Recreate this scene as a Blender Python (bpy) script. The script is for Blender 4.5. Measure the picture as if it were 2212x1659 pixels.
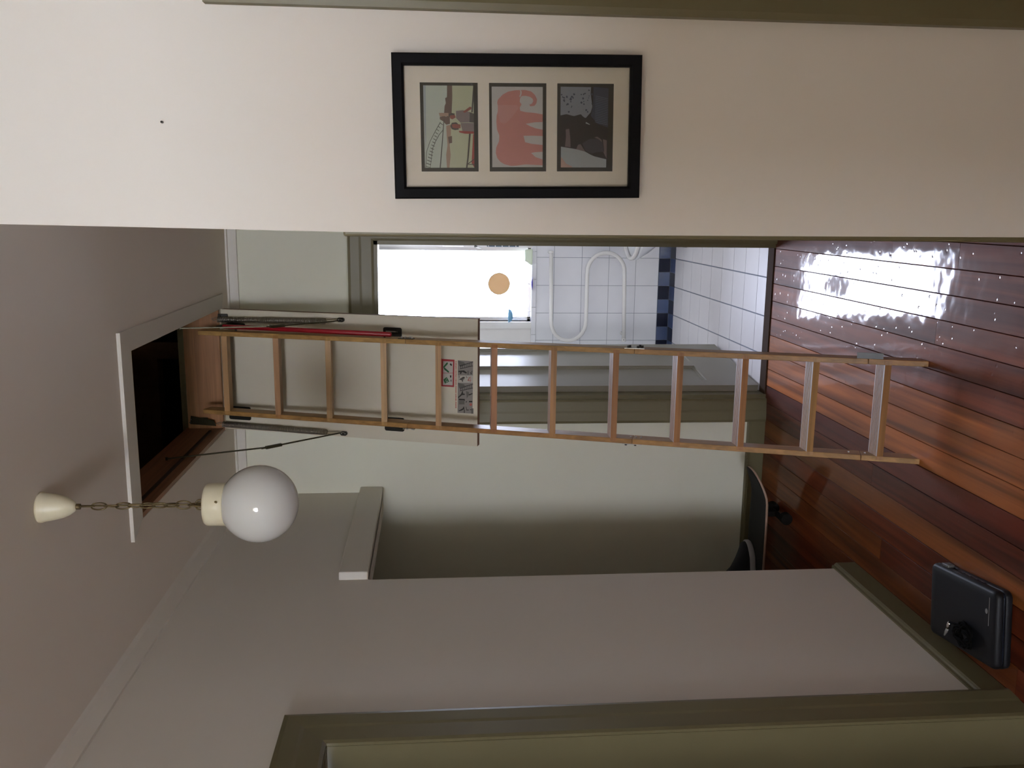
import bpy, bmesh, math, random
from mathutils import Vector, Matrix
from mathutils.geometry import tessellate_polygon
random.seed(7)
for o in list(bpy.data.objects): bpy.data.objects.remove(o)
SC = bpy.context.scene
COL = SC.collection
# ------------------------------------------------------------------ camera
FPX, YAW, PITCH, ROLL, EYE = 1922.0, .1935, .0885, -.005, 1.62
cy, sy, cp, sp, cr, sr = math.cos(YAW), math.sin(YAW), math.cos(PITCH), math.sin(PITCH), math.cos(ROLL), math.sin(ROLL)
Rv = Vector((cy, sy, 0)); Fv = Vector((-sy*cp, cy*cp, -sp)); Uv = Vector((-sy*sp, cy*sp, cp))
Eu = Rv*cr + Uv*sr; Ev = Rv*sr - Uv*cr
cam_data = bpy.data.cameras.new('camera'); cam = bpy.data.objects.new('camera', cam_data); COL.objects.link(cam)
cam_data.sensor_fit = 'HORIZONTAL'; cam_data.sensor_width = 36.0; cam_data.lens = FPX/2212*36
cam_data.clip_start = .02; cam_data.clip_end = 60
mw = Matrix.Identity(4)
for i, a in enumerate((Ev, Eu, -Fv)):
    for k in range(3): mw[k][i] = a[k]
mw[2][3] = EYE
cam.matrix_world = mw
SC.camera = cam
EYEV = Vector((0, 0, EYE))
def ray(x, y): return Fv + Eu*((829.5-y)/FPX) + Ev*((x-1106)/FPX)
def at(x, y, ax, val):
    "measured photo point -> point on a world plane"
    d = ray(x, y); i = 'xyz'.index(ax); return EYEV + d*((val-EYEV[i])/d[i])
def on_plane(x, y, p, n):
    d = ray(x, y); return EYEV + d*((Vector(p)-EYEV).dot(n)/d.dot(n))
# ------------------------------------------------------------------ view, world, lights
SC.view_settings.view_transform = 'Standard'; SC.view_settings.look = 'None'
SC.view_settings.gamma = 1; SC.view_settings.exposure = 0.0; SC.view_settings.use_curve_mapping = False
W = bpy.data.worlds.new('sky'); SC.world = W; W.use_nodes = True
bg = W.node_tree.nodes['Background']; bg.inputs[0].default_value = (.72, .79, 1.0, 1); bg.inputs[1].default_value = 56.0
def area(name, loc, rot, sx, sy_, power, col, portal=False):
    l = bpy.data.lights.new(name, 'AREA'); l.shape = 'RECTANGLE'; l.size = sx; l.size_y = sy_; l.energy = power; l.color = col
    if portal: l.cycles.is_portal = True
    o = bpy.data.objects.new(name, l); o.location = loc; o.rotation_euler = rot; COL.objects.link(o); return o
# daylight entering the bathroom window (portal) and the glazed front door at the far end of the hall behind the camera
area('bathroom_window_light', (-.5, 6.14, 1.49), (-math.pi/2, 0, 0), .5, 1.06, 1, (1, 1, 1), True)
area('front_window_light', (-.62, -3.72, 1.95), (math.pi/2, 0, 0), 1.0, .9, 71, (1, .95, .76))
pl = bpy.data.lights.new('hall_fill_light', 'POINT'); pl.energy = 9.3; pl.shadow_soft_size = .14; pl.color = (1, .93, .82)     # added fill light without a fixture, just behind the camera
plo = bpy.data.objects.new('hall_fill_light', pl); plo.location = (-.62, -.15, 2.22); COL.objects.link(plo)
# ------------------------------------------------------------------ materials
def mat(name, col, rough=.6, metal=0, noise=0, nscale=8, bump=0, bscale=60, coat=0, coat_rough=.1, spec=.5, trans=0, emit=None):
    m = bpy.data.materials.new(name); m.use_nodes = True; nt = m.node_tree; b = nt.nodes['Principled BSDF']
    b.inputs['Base Color'].default_value = (*col, 1); b.inputs['Roughness'].default_value = rough
    b.inputs['Metallic'].default_value = metal; b.inputs['Specular IOR Level'].default_value = spec
    b.inputs['Coat Weight'].default_value = coat; b.inputs['Coat Roughness'].default_value = coat_rough
    tc = nt.nodes.new('ShaderNodeTexCoord')
    if noise:
        n = nt.nodes.new('ShaderNodeTexNoise'); n.inputs['Scale'].default_value = nscale; n.inputs['Detail'].default_value = 5
        nt.links.new(tc.outputs['Object'], n.inputs['Vector'])
        mx = nt.nodes.new('ShaderNodeMix'); mx.data_type = 'RGBA'
        mx.inputs[6].default_value = (*[c*(1-noise) for c in col], 1); mx.inputs[7].default_value = (*[min(1, c*(1+noise)) for c in col], 1)
        nt.links.new(n.outputs['Fac'], mx.inputs[0]); nt.links.new(mx.outputs[2], b.inputs['Base Color'])
    if bump:
        n = nt.nodes.new('ShaderNodeTexNoise'); n.inputs['Scale'].default_value = bscale; n.inputs['Detail'].default_value = 3
        nt.links.new(tc.outputs['Object'], n.inputs['Vector'])
        bp_ = nt.nodes.new('ShaderNodeBump'); bp_.inputs['Strength'].default_value = bump; bp_.inputs['Distance'].default_value = .002
        nt.links.new(n.outputs['Fac'], bp_.inputs['Height']); nt.links.new(bp_.outputs['Normal'], b.inputs['Normal'])
    return m
def wood(name, stops, grain_axis, rough=.45, coat=0, coat_rough=.1, fine=1.0, per_object=True, bump=.15, dents=0, lo=.72, hi=1.2, spec=.5, own=False):
    "stops: colours of a ramp; grain runs along grain_axis"
    m = bpy.data.materials.new(name); m.use_nodes = True; nt = m.node_tree; b = nt.nodes['Principled BSDF']; N = nt.nodes.new; L = nt.links.new
    tc = N('ShaderNodeTexCoord'); mp = N('ShaderNodeMapping'); sc = [60*fine]*3; sc['xyz'.index(grain_axis)] = 2.2*fine
    mp.inputs['Scale'].default_value = sc
    oi = N('ShaderNodeObjectInfo')
    ad = N('ShaderNodeVectorMath'); ad.operation = 'ADD'; cx = N('ShaderNodeCombineXYZ')
    ml = N('ShaderNodeMath'); ml.operation = 'MULTIPLY'; ml.inputs[1].default_value = 37.0
    L(oi.outputs['Random'], ml.inputs[0])
    for i in range(3): L(ml.outputs[0], cx.inputs[i])
    L(tc.outputs['Object'], ad.inputs[0]); L(cx.outputs[0], ad.inputs[1]); L(ad.outputs[0], mp.inputs['Vector'])
    n = N('ShaderNodeTexNoise'); n.inputs['Scale'].default_value = 1; n.inputs['Detail'].default_value = 4; n.inputs['Distortion'].default_value = .6
    L(mp.outputs[0], n.inputs['Vector'])
    r = N('ShaderNodeValToRGB'); L(oi.outputs['Random'], r.inputs[0])
    tint = N('ShaderNodeMix'); tint.data_type = 'RGBA'; L(oi.outputs['Alpha'], tint.inputs[0]); L(oi.outputs['Color'], tint.inputs[7]); L(r.outputs[0], tint.inputs[6])
    if not per_object: r.inputs[0].default_value = .5
    el = r.color_ramp.elements
    while len(el) < len(stops): el.new(.5)
    for i, c in enumerate(stops): el[i].position = i/max(1, len(stops)-1); el[i].color = (*c, 1)
    g = N('ShaderNodeMapRange'); g.inputs[1].default_value = .3; g.inputs[2].default_value = .7; g.inputs[3].default_value = lo; g.inputs[4].default_value = hi
    L(n.outputs['Fac'], g.inputs[0])
    mx = N('ShaderNodeVectorMath'); mx.operation = 'SCALE'; L(tint.outputs[2] if own else r.outputs[0], mx.inputs[0]); L(g.outputs[0], mx.inputs['Scale'])
    L(mx.outputs[0], b.inputs['Base Color'])
    b.inputs['Roughness'].default_value = rough; b.inputs['Coat Weight'].default_value = coat; b.inputs['Coat Roughness'].default_value = coat_rough; b.inputs['Specular IOR Level'].default_value = spec
    bu = N('ShaderNodeBump'); bu.inputs['Strength'].default_value = bump; bu.inputs['Distance'].default_value = .001; L(n.outputs['Fac'], bu.inputs['Height'])
    L(bu.outputs[0], b.inputs['Normal'])
    if dents:
        nz = N('ShaderNodeTexNoise'); nz.inputs['Scale'].default_value = 9; nz.inputs['Detail'].default_value = 2; L(tc.outputs['Object'], nz.inputs['Vector'])
        vo = N('ShaderNodeTexVoronoi'); vo.inputs['Scale'].default_value = 28; L(ad.outputs[0], vo.inputs['Vector'])
        mr = N('ShaderNodeMapRange'); mr.inputs[1].default_value = .05; mr.inputs[2].default_value = .16; mr.inputs[3].default_value = -1; mr.inputs[4].default_value = 0
        L(vo.outputs['Distance'], mr.inputs[0])
        a2 = N('ShaderNodeMath'); a2.operation = 'MULTIPLY_ADD'; a2.inputs[1].default_value = .24; L(mr.outputs[0], a2.inputs[0]); L(nz.outputs['Fac'], a2.inputs[2])
        b2 = N('ShaderNodeBump'); b2.inputs['Strength'].default_value = dents; b2.inputs['Distance'].default_value = .0025; L(a2.outputs[0], b2.inputs['Height'])
        L(b2.outputs[0], b.inputs['Coat Normal']); L(b2.outputs[0], bu.inputs['Normal'])
    return m
def glass_mat(name, tint=(1, 1, 1), gloss=1.0):
    m = bpy.data.materials.new(name); m.use_nodes = True; nt = m.node_tree
    nt.nodes.remove(nt.nodes['Principled BSDF']); out = nt.nodes['Material Output']
    t = nt.nodes.new('ShaderNodeBsdfTransparent'); t.inputs[0].default_value = (*tint, 1)
    g = nt.nodes.new('ShaderNodeBsdfGlossy'); g.inputs['Roughness'].default_value = .02
    f = nt.nodes.new('ShaderNodeFresnel'); f.inputs[0].default_value = 1.45
    mx = nt.nodes.new('ShaderNodeMixShader'); nt.links.new(f.outputs[0], mx.inputs[0]); nt.links.new(t.outputs[0], mx.inputs[1]); nt.links.new(g.outputs[0], mx.inputs[2])
    nt.links.new(mx.outputs[0], out.inputs[0]); return m
def thin_mat(name, col, amount=.5):
    "thin light-passing plastic or cloth"
    m = bpy.data.materials.new(name); m.use_nodes = True; nt = m.node_tree; b = nt.nodes['Principled BSDF']; out = nt.nodes['Material Output']
    b.inputs['Base Color'].default_value = (*col, 1); b.inputs['Roughness'].default_value = .5
    t = nt.nodes.new('ShaderNodeBsdfTranslucent'); t.inputs[0].default_value = (*col, 1)
    mx = nt.nodes.new('ShaderNodeMixShader'); mx.inputs[0].default_value = amount
    nt.links.new(b.outputs[0], mx.inputs[1]); nt.links.new(t.outputs[0], mx.inputs[2]); nt.links.new(mx.outputs[0], out.inputs[0]); return m
WALL = mat('warm_white_wall_paint', (.82, .785, .72), .75, noise=.03, nscale=1.3, bump=.12, bscale=35)
WALLF = mat('far_wall_paint', (.78, .78, .64), .75, noise=.03, nscale=1.3, bump=.1, bscale=35)
CEIL = mat('ceiling_paint', (.86, .80, .72), .85, noise=.03, nscale=2, bump=.1, bscale=50)
TRIMW = mat('white_gloss_trim_paint', (.72, .69, .62), .45, noise=.03)
TAUPE = mat('taupe_gloss_paint', (.150, .130, .064), .42, noise=.06, nscale=4, bump=.05, bscale=80)
DOORP = mat('grey_taupe_door_paint', (.27, .25, .20), .38, noise=.05, nscale=4, bump=.04, bscale=80)
BATHW = mat('bathroom_wall_paint', (.88, .84, .82), .7, noise=.03)
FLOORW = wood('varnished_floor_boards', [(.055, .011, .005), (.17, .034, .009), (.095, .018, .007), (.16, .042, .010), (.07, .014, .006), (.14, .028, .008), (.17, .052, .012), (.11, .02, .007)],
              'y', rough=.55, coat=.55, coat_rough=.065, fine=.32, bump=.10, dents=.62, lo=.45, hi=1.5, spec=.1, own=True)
FLOORB = mat('floor_gap_dirt', (.02, .012, .01), .8, noise=.2)
PINE = wood('pine_ladder_wood', [(.40, .215, .062), (.34, .16, .045), (.44, .26, .085), (.37, .19, .055)], 'z', rough=.5, coat=.2)
TREADW = wood('pine_tread_wood', [(.33, .125, .04), (.46, .28, .10), (.35, .14, .045), (.43, .25, .08)], 'x', rough=.5, coat=.2)
RIBW = mat('window_lit_ribbed_tread', (.50, .42, .38), .5, noise=.1, nscale=30)  # window light painted on the tread tops; grooves keep the darker wood
PINEB = wood('glued_pine_board', [(.46, .24, .08), (.36, .15, .05), (.42, .20, .07)], 'x', rough=.5, coat=.2)
PINEY = wood('shaded_pine_side_board', [(.30, .13, .06), (.30, .13, .06)], 'y', rough=.5, coat=.2)  # shading of the side lining boards painted in as darker pine
CORE = mat('brown_fibreboard_edge', (.20, .095, .045), .7, noise=.15, nscale=60)
PANELW = mat('white_hatch_laminate', (.74, .69, .54), .4, noise=.03, nscale=3)
SEAL = mat('dark_rubber_seal', (.03, .015, .01), .8, noise=.1)
OLDWOOD = mat('old_attic_timber', (.32, .19, .09), .9, noise=.35, nscale=14, bump=.4, bscale=40)
GREENW = mat('green_stained_timber', (.30, .28, .15), .8, noise=.3, nscale=18, bump=.3, bscale=50)
INSUL = mat('dark_roof_lining', (.16, .13, .10), .9, noise=.5, nscale=9, bump=.6, bscale=20)
BLACKM = mat('black_painted_steel', (.012, .012, .010), .35, noise=.1)
ARMM = mat('dark_olive_steel', (.045, .040, .018), .4, metal=.5, noise=.1)
STEEL = mat('zinc_plated_steel', (.55, .57, .55), .3, metal=1, noise=.05)
SPRING = mat('spring_steel', (.36, .33, .27), .38, metal=1, noise=.05)
REDP = mat('red_handrail_plastic', (.28, .006, .012), .4, noise=.05)
OPAL = mat('opal_glass', (.66, .66, .62), .08, noise=.02, coat=.6, coat_rough=.02)
CREAM = mat('aged_cream_plastic', (.72, .66, .47), .35, noise=.12, nscale=25)
BRASS = mat('aged_brass', (.16, .12, .06), .45, metal=.8, noise=.25, nscale=60)
FRAMEB = mat('black_frame_lacquer', (.004, .004, .005), .6, noise=.1, spec=.12)
MATB = mat('cream_mount_board', (.72, .66, .55), .8, noise=.03)
PGLASS = glass_mat('picture_glass')
WGLASS = glass_mat('window_glass')
TILEW = mat('white_wall_tile', (.83, .82, .86), .12, noise=.04, nscale=9, bump=.05, bscale=14)
TILEF = mat('white_floor_tile', (.85, .82, .85), .22, noise=.03, nscale=9)
NAVY = mat('navy_tile', (.006, .008, .025), .3, noise=.1, spec=.2)
BLUET = mat('mid_blue_tile', (.075, .105, .22), .15, noise=.12, nscale=14)
GROUT = mat('grey_grout', (.22, .24, .30), .9, noise=.1)
WHITEP = mat('white_enamel', (.85, .82, .80), .25, noise=.02)
CERAM = mat('white_ceramic', (.85, .85, .88), .1, noise=.02)
GRIP = mat('black_grip_tape', (.012, .013, .012), .95, noise=.2, nscale=200, bump=.5, bscale=400)
PLY = mat('maple_ply_edge', (.38, .26, .19), .5, noise=.1, nscale=80)
WHEEL = mat('dark_wheel_urethane', (.008, .007, .006), .9, spec=.1)
SHOEF = mat('dark_shoe_canvas', (.016, .018, .024), .9, noise=.2, nscale=60, bump=.3, bscale=300)
SHOES = mat('off_white_shoe_rubber', (.42, .42, .44), .6, noise=.05)
CASEB = mat('black_hard_plastic', (.007, .008, .011), .5, noise=.15, nscale=30, spec=.3)
CASEL = mat('blue_black_glossy_edge', (.012, .016, .035), .12, noise=.1)
SILV = mat('silver_print', (.32, .32, .32), .4, metal=.3)
CHROME = mat('shiny_chrome', (.8, .8, .85), .08, metal=1)
CORDB = mat('black_cord_rubber', (.003, .003, .003), .9, spec=.1)
ORANGE = thin_mat('translucent_orange_disc', (.80, .55, .30), .08)
GREENT = thin_mat('pale_green_soft_plastic', (.75, .80, .66), .12)
BLUEP = thin_mat('blue_plastic', (.22, .45, .62), .15)
PURPLE = mat('deep_blue_plastic', (.05, .03, .35), .4)
def flat(name, col): return mat(name, col, .55, noise=.04, nscale=30)
# ------------------------------------------------------------------ mesh helpers
ORG = {}
def link(me, name, m, parent=None, smooth=False):
    o = bpy.data.objects.new(name, me); COL.objects.link(o)
    ms = m if isinstance(m, (list, tuple)) else [m]
    for q in ms:
        if q: me.materials.append(q)
    if smooth:
        for p in me.polygons: p.use_smooth = True
    if parent is not None:
        L = ORG.get(parent.name, Vector((0, 0, 0))); me.transform(Matrix.Translation(-L)); o.parent = parent; ORG[o.name] = L
    return o
def fin(bm, name, m, parent=None, smooth=False):
    bmesh.ops.recalc_face_normals(bm, faces=bm.faces)
    me = bpy.data.meshes.new(name); bm.to_mesh(me); bm.free(); return link(me, name, m, parent, smooth)
def tag(o, label=None, cat=None, group=None, kind=None):
    if label: o['label'] = label
    if cat: o['category'] = cat
    if group: o['group'] = group
    if kind: o['kind'] = kind
    return o
def empty(name, loc, label, cat, group=None):
    o = bpy.data.objects.new(name, None); o.empty_display_size = .05; COL.objects.link(o); o.location = loc
    ORG[o.name] = Vector(loc); return tag(o, label, cat, group)
def rebase(o, loc):
    "give a one-mesh thing an origin at its own base"
    o.data.transform(Matrix.Translation(-Vector(loc))); o.location = loc; ORG[o.name] = Vector(loc); return o
def bx(bm, x0, x1, y0, y1, z0, z1, bev=0, M=None, mi=0):
    vs = [bm.verts.new((x, y, z)) for x in (x0, x1) for y in (y0, y1) for z in (z0, z1)]
    fs = [(0, 1, 3, 2), (4, 6, 7, 5), (0, 4, 5, 1), (2, 3, 7, 6), (0, 2, 6, 4), (1, 5, 7, 3)]
    F = [bm.faces.new([vs[i] for i in f]) for f in fs]
    for f in F: f.material_index = mi
    if bev:
        es = list({e for f in F for e in f.edges}); g = bmesh.ops.bevel(bm, geom=es, offset=bev, segments=2, affect='EDGES', profile=.5)
        vs = [v for v in {v for f in g['faces'] for v in f.verts} | {v for v in vs if v.is_valid}]
        for f in {f for v in vs for f in v.link_faces}: f.material_index = mi
    if M is not None:
        for v in vs: v.co = M @ v.co
    return vs
def box(name, x0, x1, y0, y1, z0, z1, m, parent=None, bev=0, M=None, smooth=False):
    bm = bmesh.new(); bx(bm, x0, x1, y0, y1, z0, z1, bev, M); return fin(bm, name, m, parent, smooth)
def prism(bm, pts, vec, mi=0):
    "polygon (list of points) extruded by vec"
    a = [bm.verts.new(p) for p in pts]; b = [bm.verts.new(Vector(p)+Vector(vec)) for p in pts]
    n = len(pts); fs = []
    for t in tessellate_polygon([[Vector(p) for p in pts]]):
        try: fs.append(bm.faces.new([a[i] for i in t])); fs.append(bm.faces.new([b[i] for i in reversed(t)]))
        except ValueError: pass
    for i in range(n): fs.append(bm.faces.new((a[i], a[(i+1) % n], b[(i+1) % n], b[i])))
    for f in fs: f.material_index = mi
    return a+b
def tube(bm, pts, r, seg=8, closed=False, caps=True):
    pts = [Vector(p) for p in pts]; n = len(pts); rings = []; up = None
    for i, p in enumerate(pts):
        if closed: t = (pts[(i+1) % n]-pts[i-1]).normalized()
        else: t = (pts[min(i+1, n-1)]-pts[max(i-1, 0)]).normalized()
        if up is None: up = t.orthogonal().normalized()
        up = (up - t*up.dot(t)); up = up.normalized() if up.length > 1e-6 else t.orthogonal().normalized()
        s = t.cross(up); rr = r[i] if isinstance(r, (list, tuple)) else r
        rings.append([bm.verts.new(p+(up*math.cos(a)+s*math.sin(a))*rr) for a in [2*math.pi*k/seg for k in range(seg)]])
    for i in range(n if closed else n-1):
        A, B = rings[i], rings[(i+1) % n]
        for k in range(seg): bm.faces.new((A[k], A[(k+1) % seg], B[(k+1) % seg], B[k]))
    if caps and not closed: bm.faces.new(rings[0][::-1]); bm.faces.new(rings[-1])
def tubeo(name, pts, r, m, parent=None, seg=8, closed=False):
    bm = bmesh.new(); tube(bm, pts, r, seg, closed); return fin(bm, name, m, parent, True)
def lathe(bm, prof, c, seg=32):
    "profile of (radius, z) about vertical axis through c"
    rings = []
    for r, z in prof:
        rings.append([bm.verts.new((c[0]+r*math.cos(2*math.pi*k/seg), c[1]+r*math.sin(2*math.pi*k/seg), c[2]+z)) for k in range(seg)] if r > 1e-5 else [bm.verts.new((c[0], c[1], c[2]+z))])
    for A, B in zip(rings, rings[1:]):
        for k in range(seg):
            q = [A[k % len(A)], A[(k+1) % len(A)], B[(k+1) % len(B)], B[k % len(B)]]
            q = list(dict.fromkeys(q))
            if len(q) > 2: bm.faces.new(q)
def latheo(name, prof, c, m, parent=None, seg=32):
    bm = bmesh.new(); lathe(bm, prof, c, seg); return fin(bm, name, m, parent, True)
def cyl(name, p, q, r, m, parent=None, seg=16):
    p, q = Vector(p), Vector(q); d = q-p
    bm = bmesh.new(); bmesh.ops.create_cone(bm, cap_ends=True, segments=seg, radius1=r, radius2=r, depth=d.length)
    bmesh.ops.transform(bm, matrix=Matrix.Translation((p+q)/2) @ d.to_track_quat('Z', 'Y').to_matrix().to_4x4(), verts=bm.verts)
    return fin(bm, name, m, parent)
def struct(name, bm, m): return tag(fin(bm, name, m), kind='structure')
# ------------------------------------------------------------------ measured planes
H = 2.54; XL = -1.335; YF = 4.13; YP = 1.6585; YB = 6.009; XR = -.02
YC = 3.0956            # end of the left wall, where the opening starts
BACK, EAST = -3.6, 1.6
# ------------------------------------------------------------------ floor
bm = bmesh.new(); bx(bm, -2.75, EAST+.1, BACK-.1, YF+.045, -.06, -.0155); FLOOR = struct('floor', bm, FLOORB)
PW = .0825
plank_mesh = {}
x = -1.4005 - PW*15
col_i = 0
while x < EAST:
    near = -1.9 < x < .35
    ys = [BACK]; 
    cuts = sorted(random.uniform(BACK+.5, YF-.4) for _ in range(2 if near else 1))
    ys += [c for c in cuts if c - ys[-1] > .5] + [YF+.003]
    if x < XL-.1 and not near: ys = [2.9, YF+.003]
    for y0, y1 in zip(ys, ys[1:]):
        L = round(y1-y0, 3)
        bm = bmesh.new(); w = PW/2-.0009; l = L/2-.0007
        prism(bm, [(-w, -l, -.015), (w, -l, -.015), (w, -l, -.0012), (w-.0012, -l, 0), (-w+.0012, -l, 0), (-w, -l, -.0012)], (0, 2*l, 0))
        o = fin(bm, 'floorboard', FLOORW, FLOOR); o.location = (x+PW/2, (y0+y1)/2, random.uniform(-.0003, .0003))
        o.rotation_euler = (0, math.radians(random.uniform(-.22, .22)), 0)
        xc = x+PW/2                                   # boards whose own colour stands out; alpha 0 keeps the random ramp colour
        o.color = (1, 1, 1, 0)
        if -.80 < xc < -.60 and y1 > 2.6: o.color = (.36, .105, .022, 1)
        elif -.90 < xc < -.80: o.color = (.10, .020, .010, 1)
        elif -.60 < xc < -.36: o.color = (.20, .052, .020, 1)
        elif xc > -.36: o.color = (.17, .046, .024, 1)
    x += PW; col_i += 1
# ------------------------------------------------------------------ ceiling with the hatch hole
HX0, HX1, HY0, HY1 = -.957, -.432, 2.7517, 3.907
bm = bmesh.new()
for a in ((-2.75, HX0-.02, BACK-.1, YF+.1), (HX1+.02, EAST+.1, BACK-.1, YF+.1), (HX0-.02, HX1+.02, BACK-.1, HY0-.02), (HX0-.02, HX1+.02, HY1+.02, YF+.1)):
    bx(bm, a[0], a[1], a[2], a[3], H, H+.03)
CEILING = struct('ceiling', bm, CEIL)
# ------------------------------------------------------------------ walls
bm = bmesh.new()                                                  # left wall, with the foreground doorway and the header over the side opening
DY0, DY1, DZ = 1.22, 2.06, 1.893
WT = .17
bx(bm, XL-WT, XL, BACK, DY0, 0, H)
bx(bm, XL-WT, XL, DY1, YC, 0, H); bx(bm, XL-WT, XL, DY0, DY1, DZ, H)
bx(bm, XL-.10, XL, YC, YF, 1.861, H)
struct('wall_left', bm, WALL)
bm = bmesh.new()                                                  # far wall with the bathroom doorway
OX0, OX1, OZ = -.885, -.142, 1.887
bx(bm, -2.75, OX0, YF, YF+.10, 0, H); bx(bm, OX1, .9, YF, YF+.10, 0, H); bx(bm, OX0, OX1, YF, YF+.10, OZ, H)
struct('wall_far', bm, WALLF)
bm = bmesh.new()                                                  # picture wall, old plaster edge slightly out of true, doorway to its right
RX0, RX1, RZ = .452, 1.25, 1.893
edge = [(-.0405, 0), (-.0395, .47), (-.0422, 1.0), (-.0435, 1.41), (-.0422, 1.78), (-.0393, 1.99), (-.0345, 2.375), (-.033, H)]
prism(bm, [(x, YP, z) for x, z in edge] + [(RX0, YP, H), (RX0, YP, 0)], (0, .12, 0))
bx(bm, RX0, RX1, YP, YP+.12, RZ, H); bx(bm, RX1, EAST+.1, YP, YP+.12, 0, H)
struct('wall_right', bm, WALL)
bm = bmesh.new(); bx(bm, XR, XR+.1, YP+.12, YF, 0, H); struct('wall_corridor', bm, WALL)
bm = bmesh.new()                                                  # wall behind the camera with the front window opening
bx(bm, XL-.1, -1.12, BACK-.1, BACK, 0, H); bx(bm, -.12, EAST+.1, BACK-.1, BACK, 0, H); bx(bm, -1.12, -.12, BACK-.1, BACK, 0, 1.5); bx(bm, -1.12, -.12, BACK-.1, BACK, 2.4, H)
struct('wall_back', bm, WALL)
bm = bmesh.new(); bx(bm, -.50, EAST, -1.25, -1.15, 0, 1.81); struct('wall_shade_blocker', bm, WALL)  # unseen wall added to keep window light off the lower picture wall
bm = bmesh.new(); bx(bm, EAST, EAST+.1, BACK, YP, 0, H); struct('wall_east', bm, WALL)
bm = bmesh.new(); bx(bm, -2.75, -2.65, 2.9, YF, 0, H); bx(bm, -2.65, XL-.1, 2.9, 3.0, 0, H); struct('wall_alcove', bm, WALL)
bm = bmesh.new()                                                  # window frame behind the camera
for a in ((-1.12, -1.07, 1.5, 2.4), (-.17, -.12, 1.5, 2.4), (-1.07, -.17, 1.5, 1.55), (-1.07, -.17, 2.35, 2.4), (-.64, -.60, 1.55, 2.35)):
    bx(bm, a[0], a[1], BACK-.08, BACK-.02, a[2], a[3])
WN2 = struct('window_2', bm, TAUPE)
box('pane', -1.07, -.64, BACK-.052, BACK-.048, 1.55, 2.35, WGLASS, WN2); box('pane', -.60, -.17, BACK-.052, BACK-.048, 1.55, 2.35, WGLASS, WN2)
# corner bead strip on the end of the picture wall
bm = bmesh.new(); bx(bm, -.0500, -.036, YP+.004, YP+.075, 0, 1.7816, .004)
struct('trim_1', bm, TAUPE)
# cornices
bm = bmesh.new(); bx(bm, XL, XR, YF-.016, YF, 2.493, 2.531); bx(bm, XL, XR, YF-.030, YF, 2.531, H); struct('trim_2', bm, TRIMW)
bm = bmesh.new()
prism(bm, [(XL, 0, 2.487), (XL+.010, 0, 2.487), (XL+.016, 0, 2.530), (XL+.028, 0, H), (XL, 0, H)], (0, 1, 0))
for v in bm.verts: v.co.y = BACK if v.co.y < .5 else YF-.01
struct('trim_3', bm, WALL)
# header board over the side opening
box('trim_4', XL-.02, XL+.030, YC+.004, YF-.006, 1.861, 1.968, TRIMW, bev=.004)['kind'] = 'structure'
# baseboards
def base_profile(h=.091, t=.017): return [(0, 0), (t, 0), (t, h-.017), (t-.004, h-.011), (t-.009, h-.008), (t-.011, h), (0, h)]
bm = bmesh.new(); prism(bm, [(XL+a, 2.184, z) for a, z in base_profile()], (0, YC-2.184+.017, 0)); bx(bm, XL-.1, XL, YC, YC+.017, 0, .091); struct('baseboard_left', bm, TAUPE)
bm = bmesh.new(); prism(bm, [(XL+a, BACK, z) for a, z in base_profile()], (0, 1.1-BACK, 0)); struct('baseboard_near', bm, TAUPE)
bm = bmesh.new(); prism(bm, [(-2.65, YF-a, z) for a, z in base_profile(.086)], (1.65, 0, 0)); struct('baseboard_far', bm, TAUPE)
bm = bmesh.new(); prism(bm, [(-.036, YP-a, z) for a, z in base_profile()], (.336+.036, 0, 0)); struct('baseboard_right', bm, TAUPE)
bm = bmesh.new(); prism(bm, [(XR-a, YP+.08, z) for a, z in base_profile(.086)], (0, YF-YP-.1, 0)); struct('baseboard_corridor', bm, TAUPE)
# architraves: stepped section swept round the doorway with mitred corners
def architrave(name, o0, o1, top, w, plane, kind, sgn, z0=0, mtl=TAUPE):
    """kind 'x': doorway in a wall of constant y (o along x); kind 'y': wall of constant x. sgn: direction the face looks"""
    prof = [(0, 0), (0, .020), (.012, .0225), (.05, .0190), (.060, .0168), (w-.010, .0135), (w, .010), (w, 0)]   # (from outer edge inwards, height)
    bm = bmesh.new(); rings = []
    for (s, zz) in ((-1, 0), (-1, 1), (1, 1), (1, 0)):
        r = []
        for d, h in prof:
            along = (o0-w+d) if s < 0 else (o1+w-d); z = (top+w-d) if zz else z0
            r.append(bm.verts.new((along, plane+sgn*h, z) if kind == 'x' else (plane+sgn*h, along, z)))
        rings.append(r)
    for A, B in zip(rings, rings[1:]):
        for k in range(len(prof)): bm.faces.new((A[k], A[(k+1) % len(prof)], B[(k+1) % len(prof)], B[k]))
    bm.faces.new(rings[0]); bm.faces.new(rings[-1][::-1])
    return struct(name, bm, mtl)
architrave('trim_5', OX0, OX1, OZ, .115, YF, 'x', -1)
architrave('trim_6', DY0, DY1, DZ, .122, XL, 'y', 1)
architrave('trim_7', RX0, RX1, RZ, .112, YP, 'x', -1)
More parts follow.
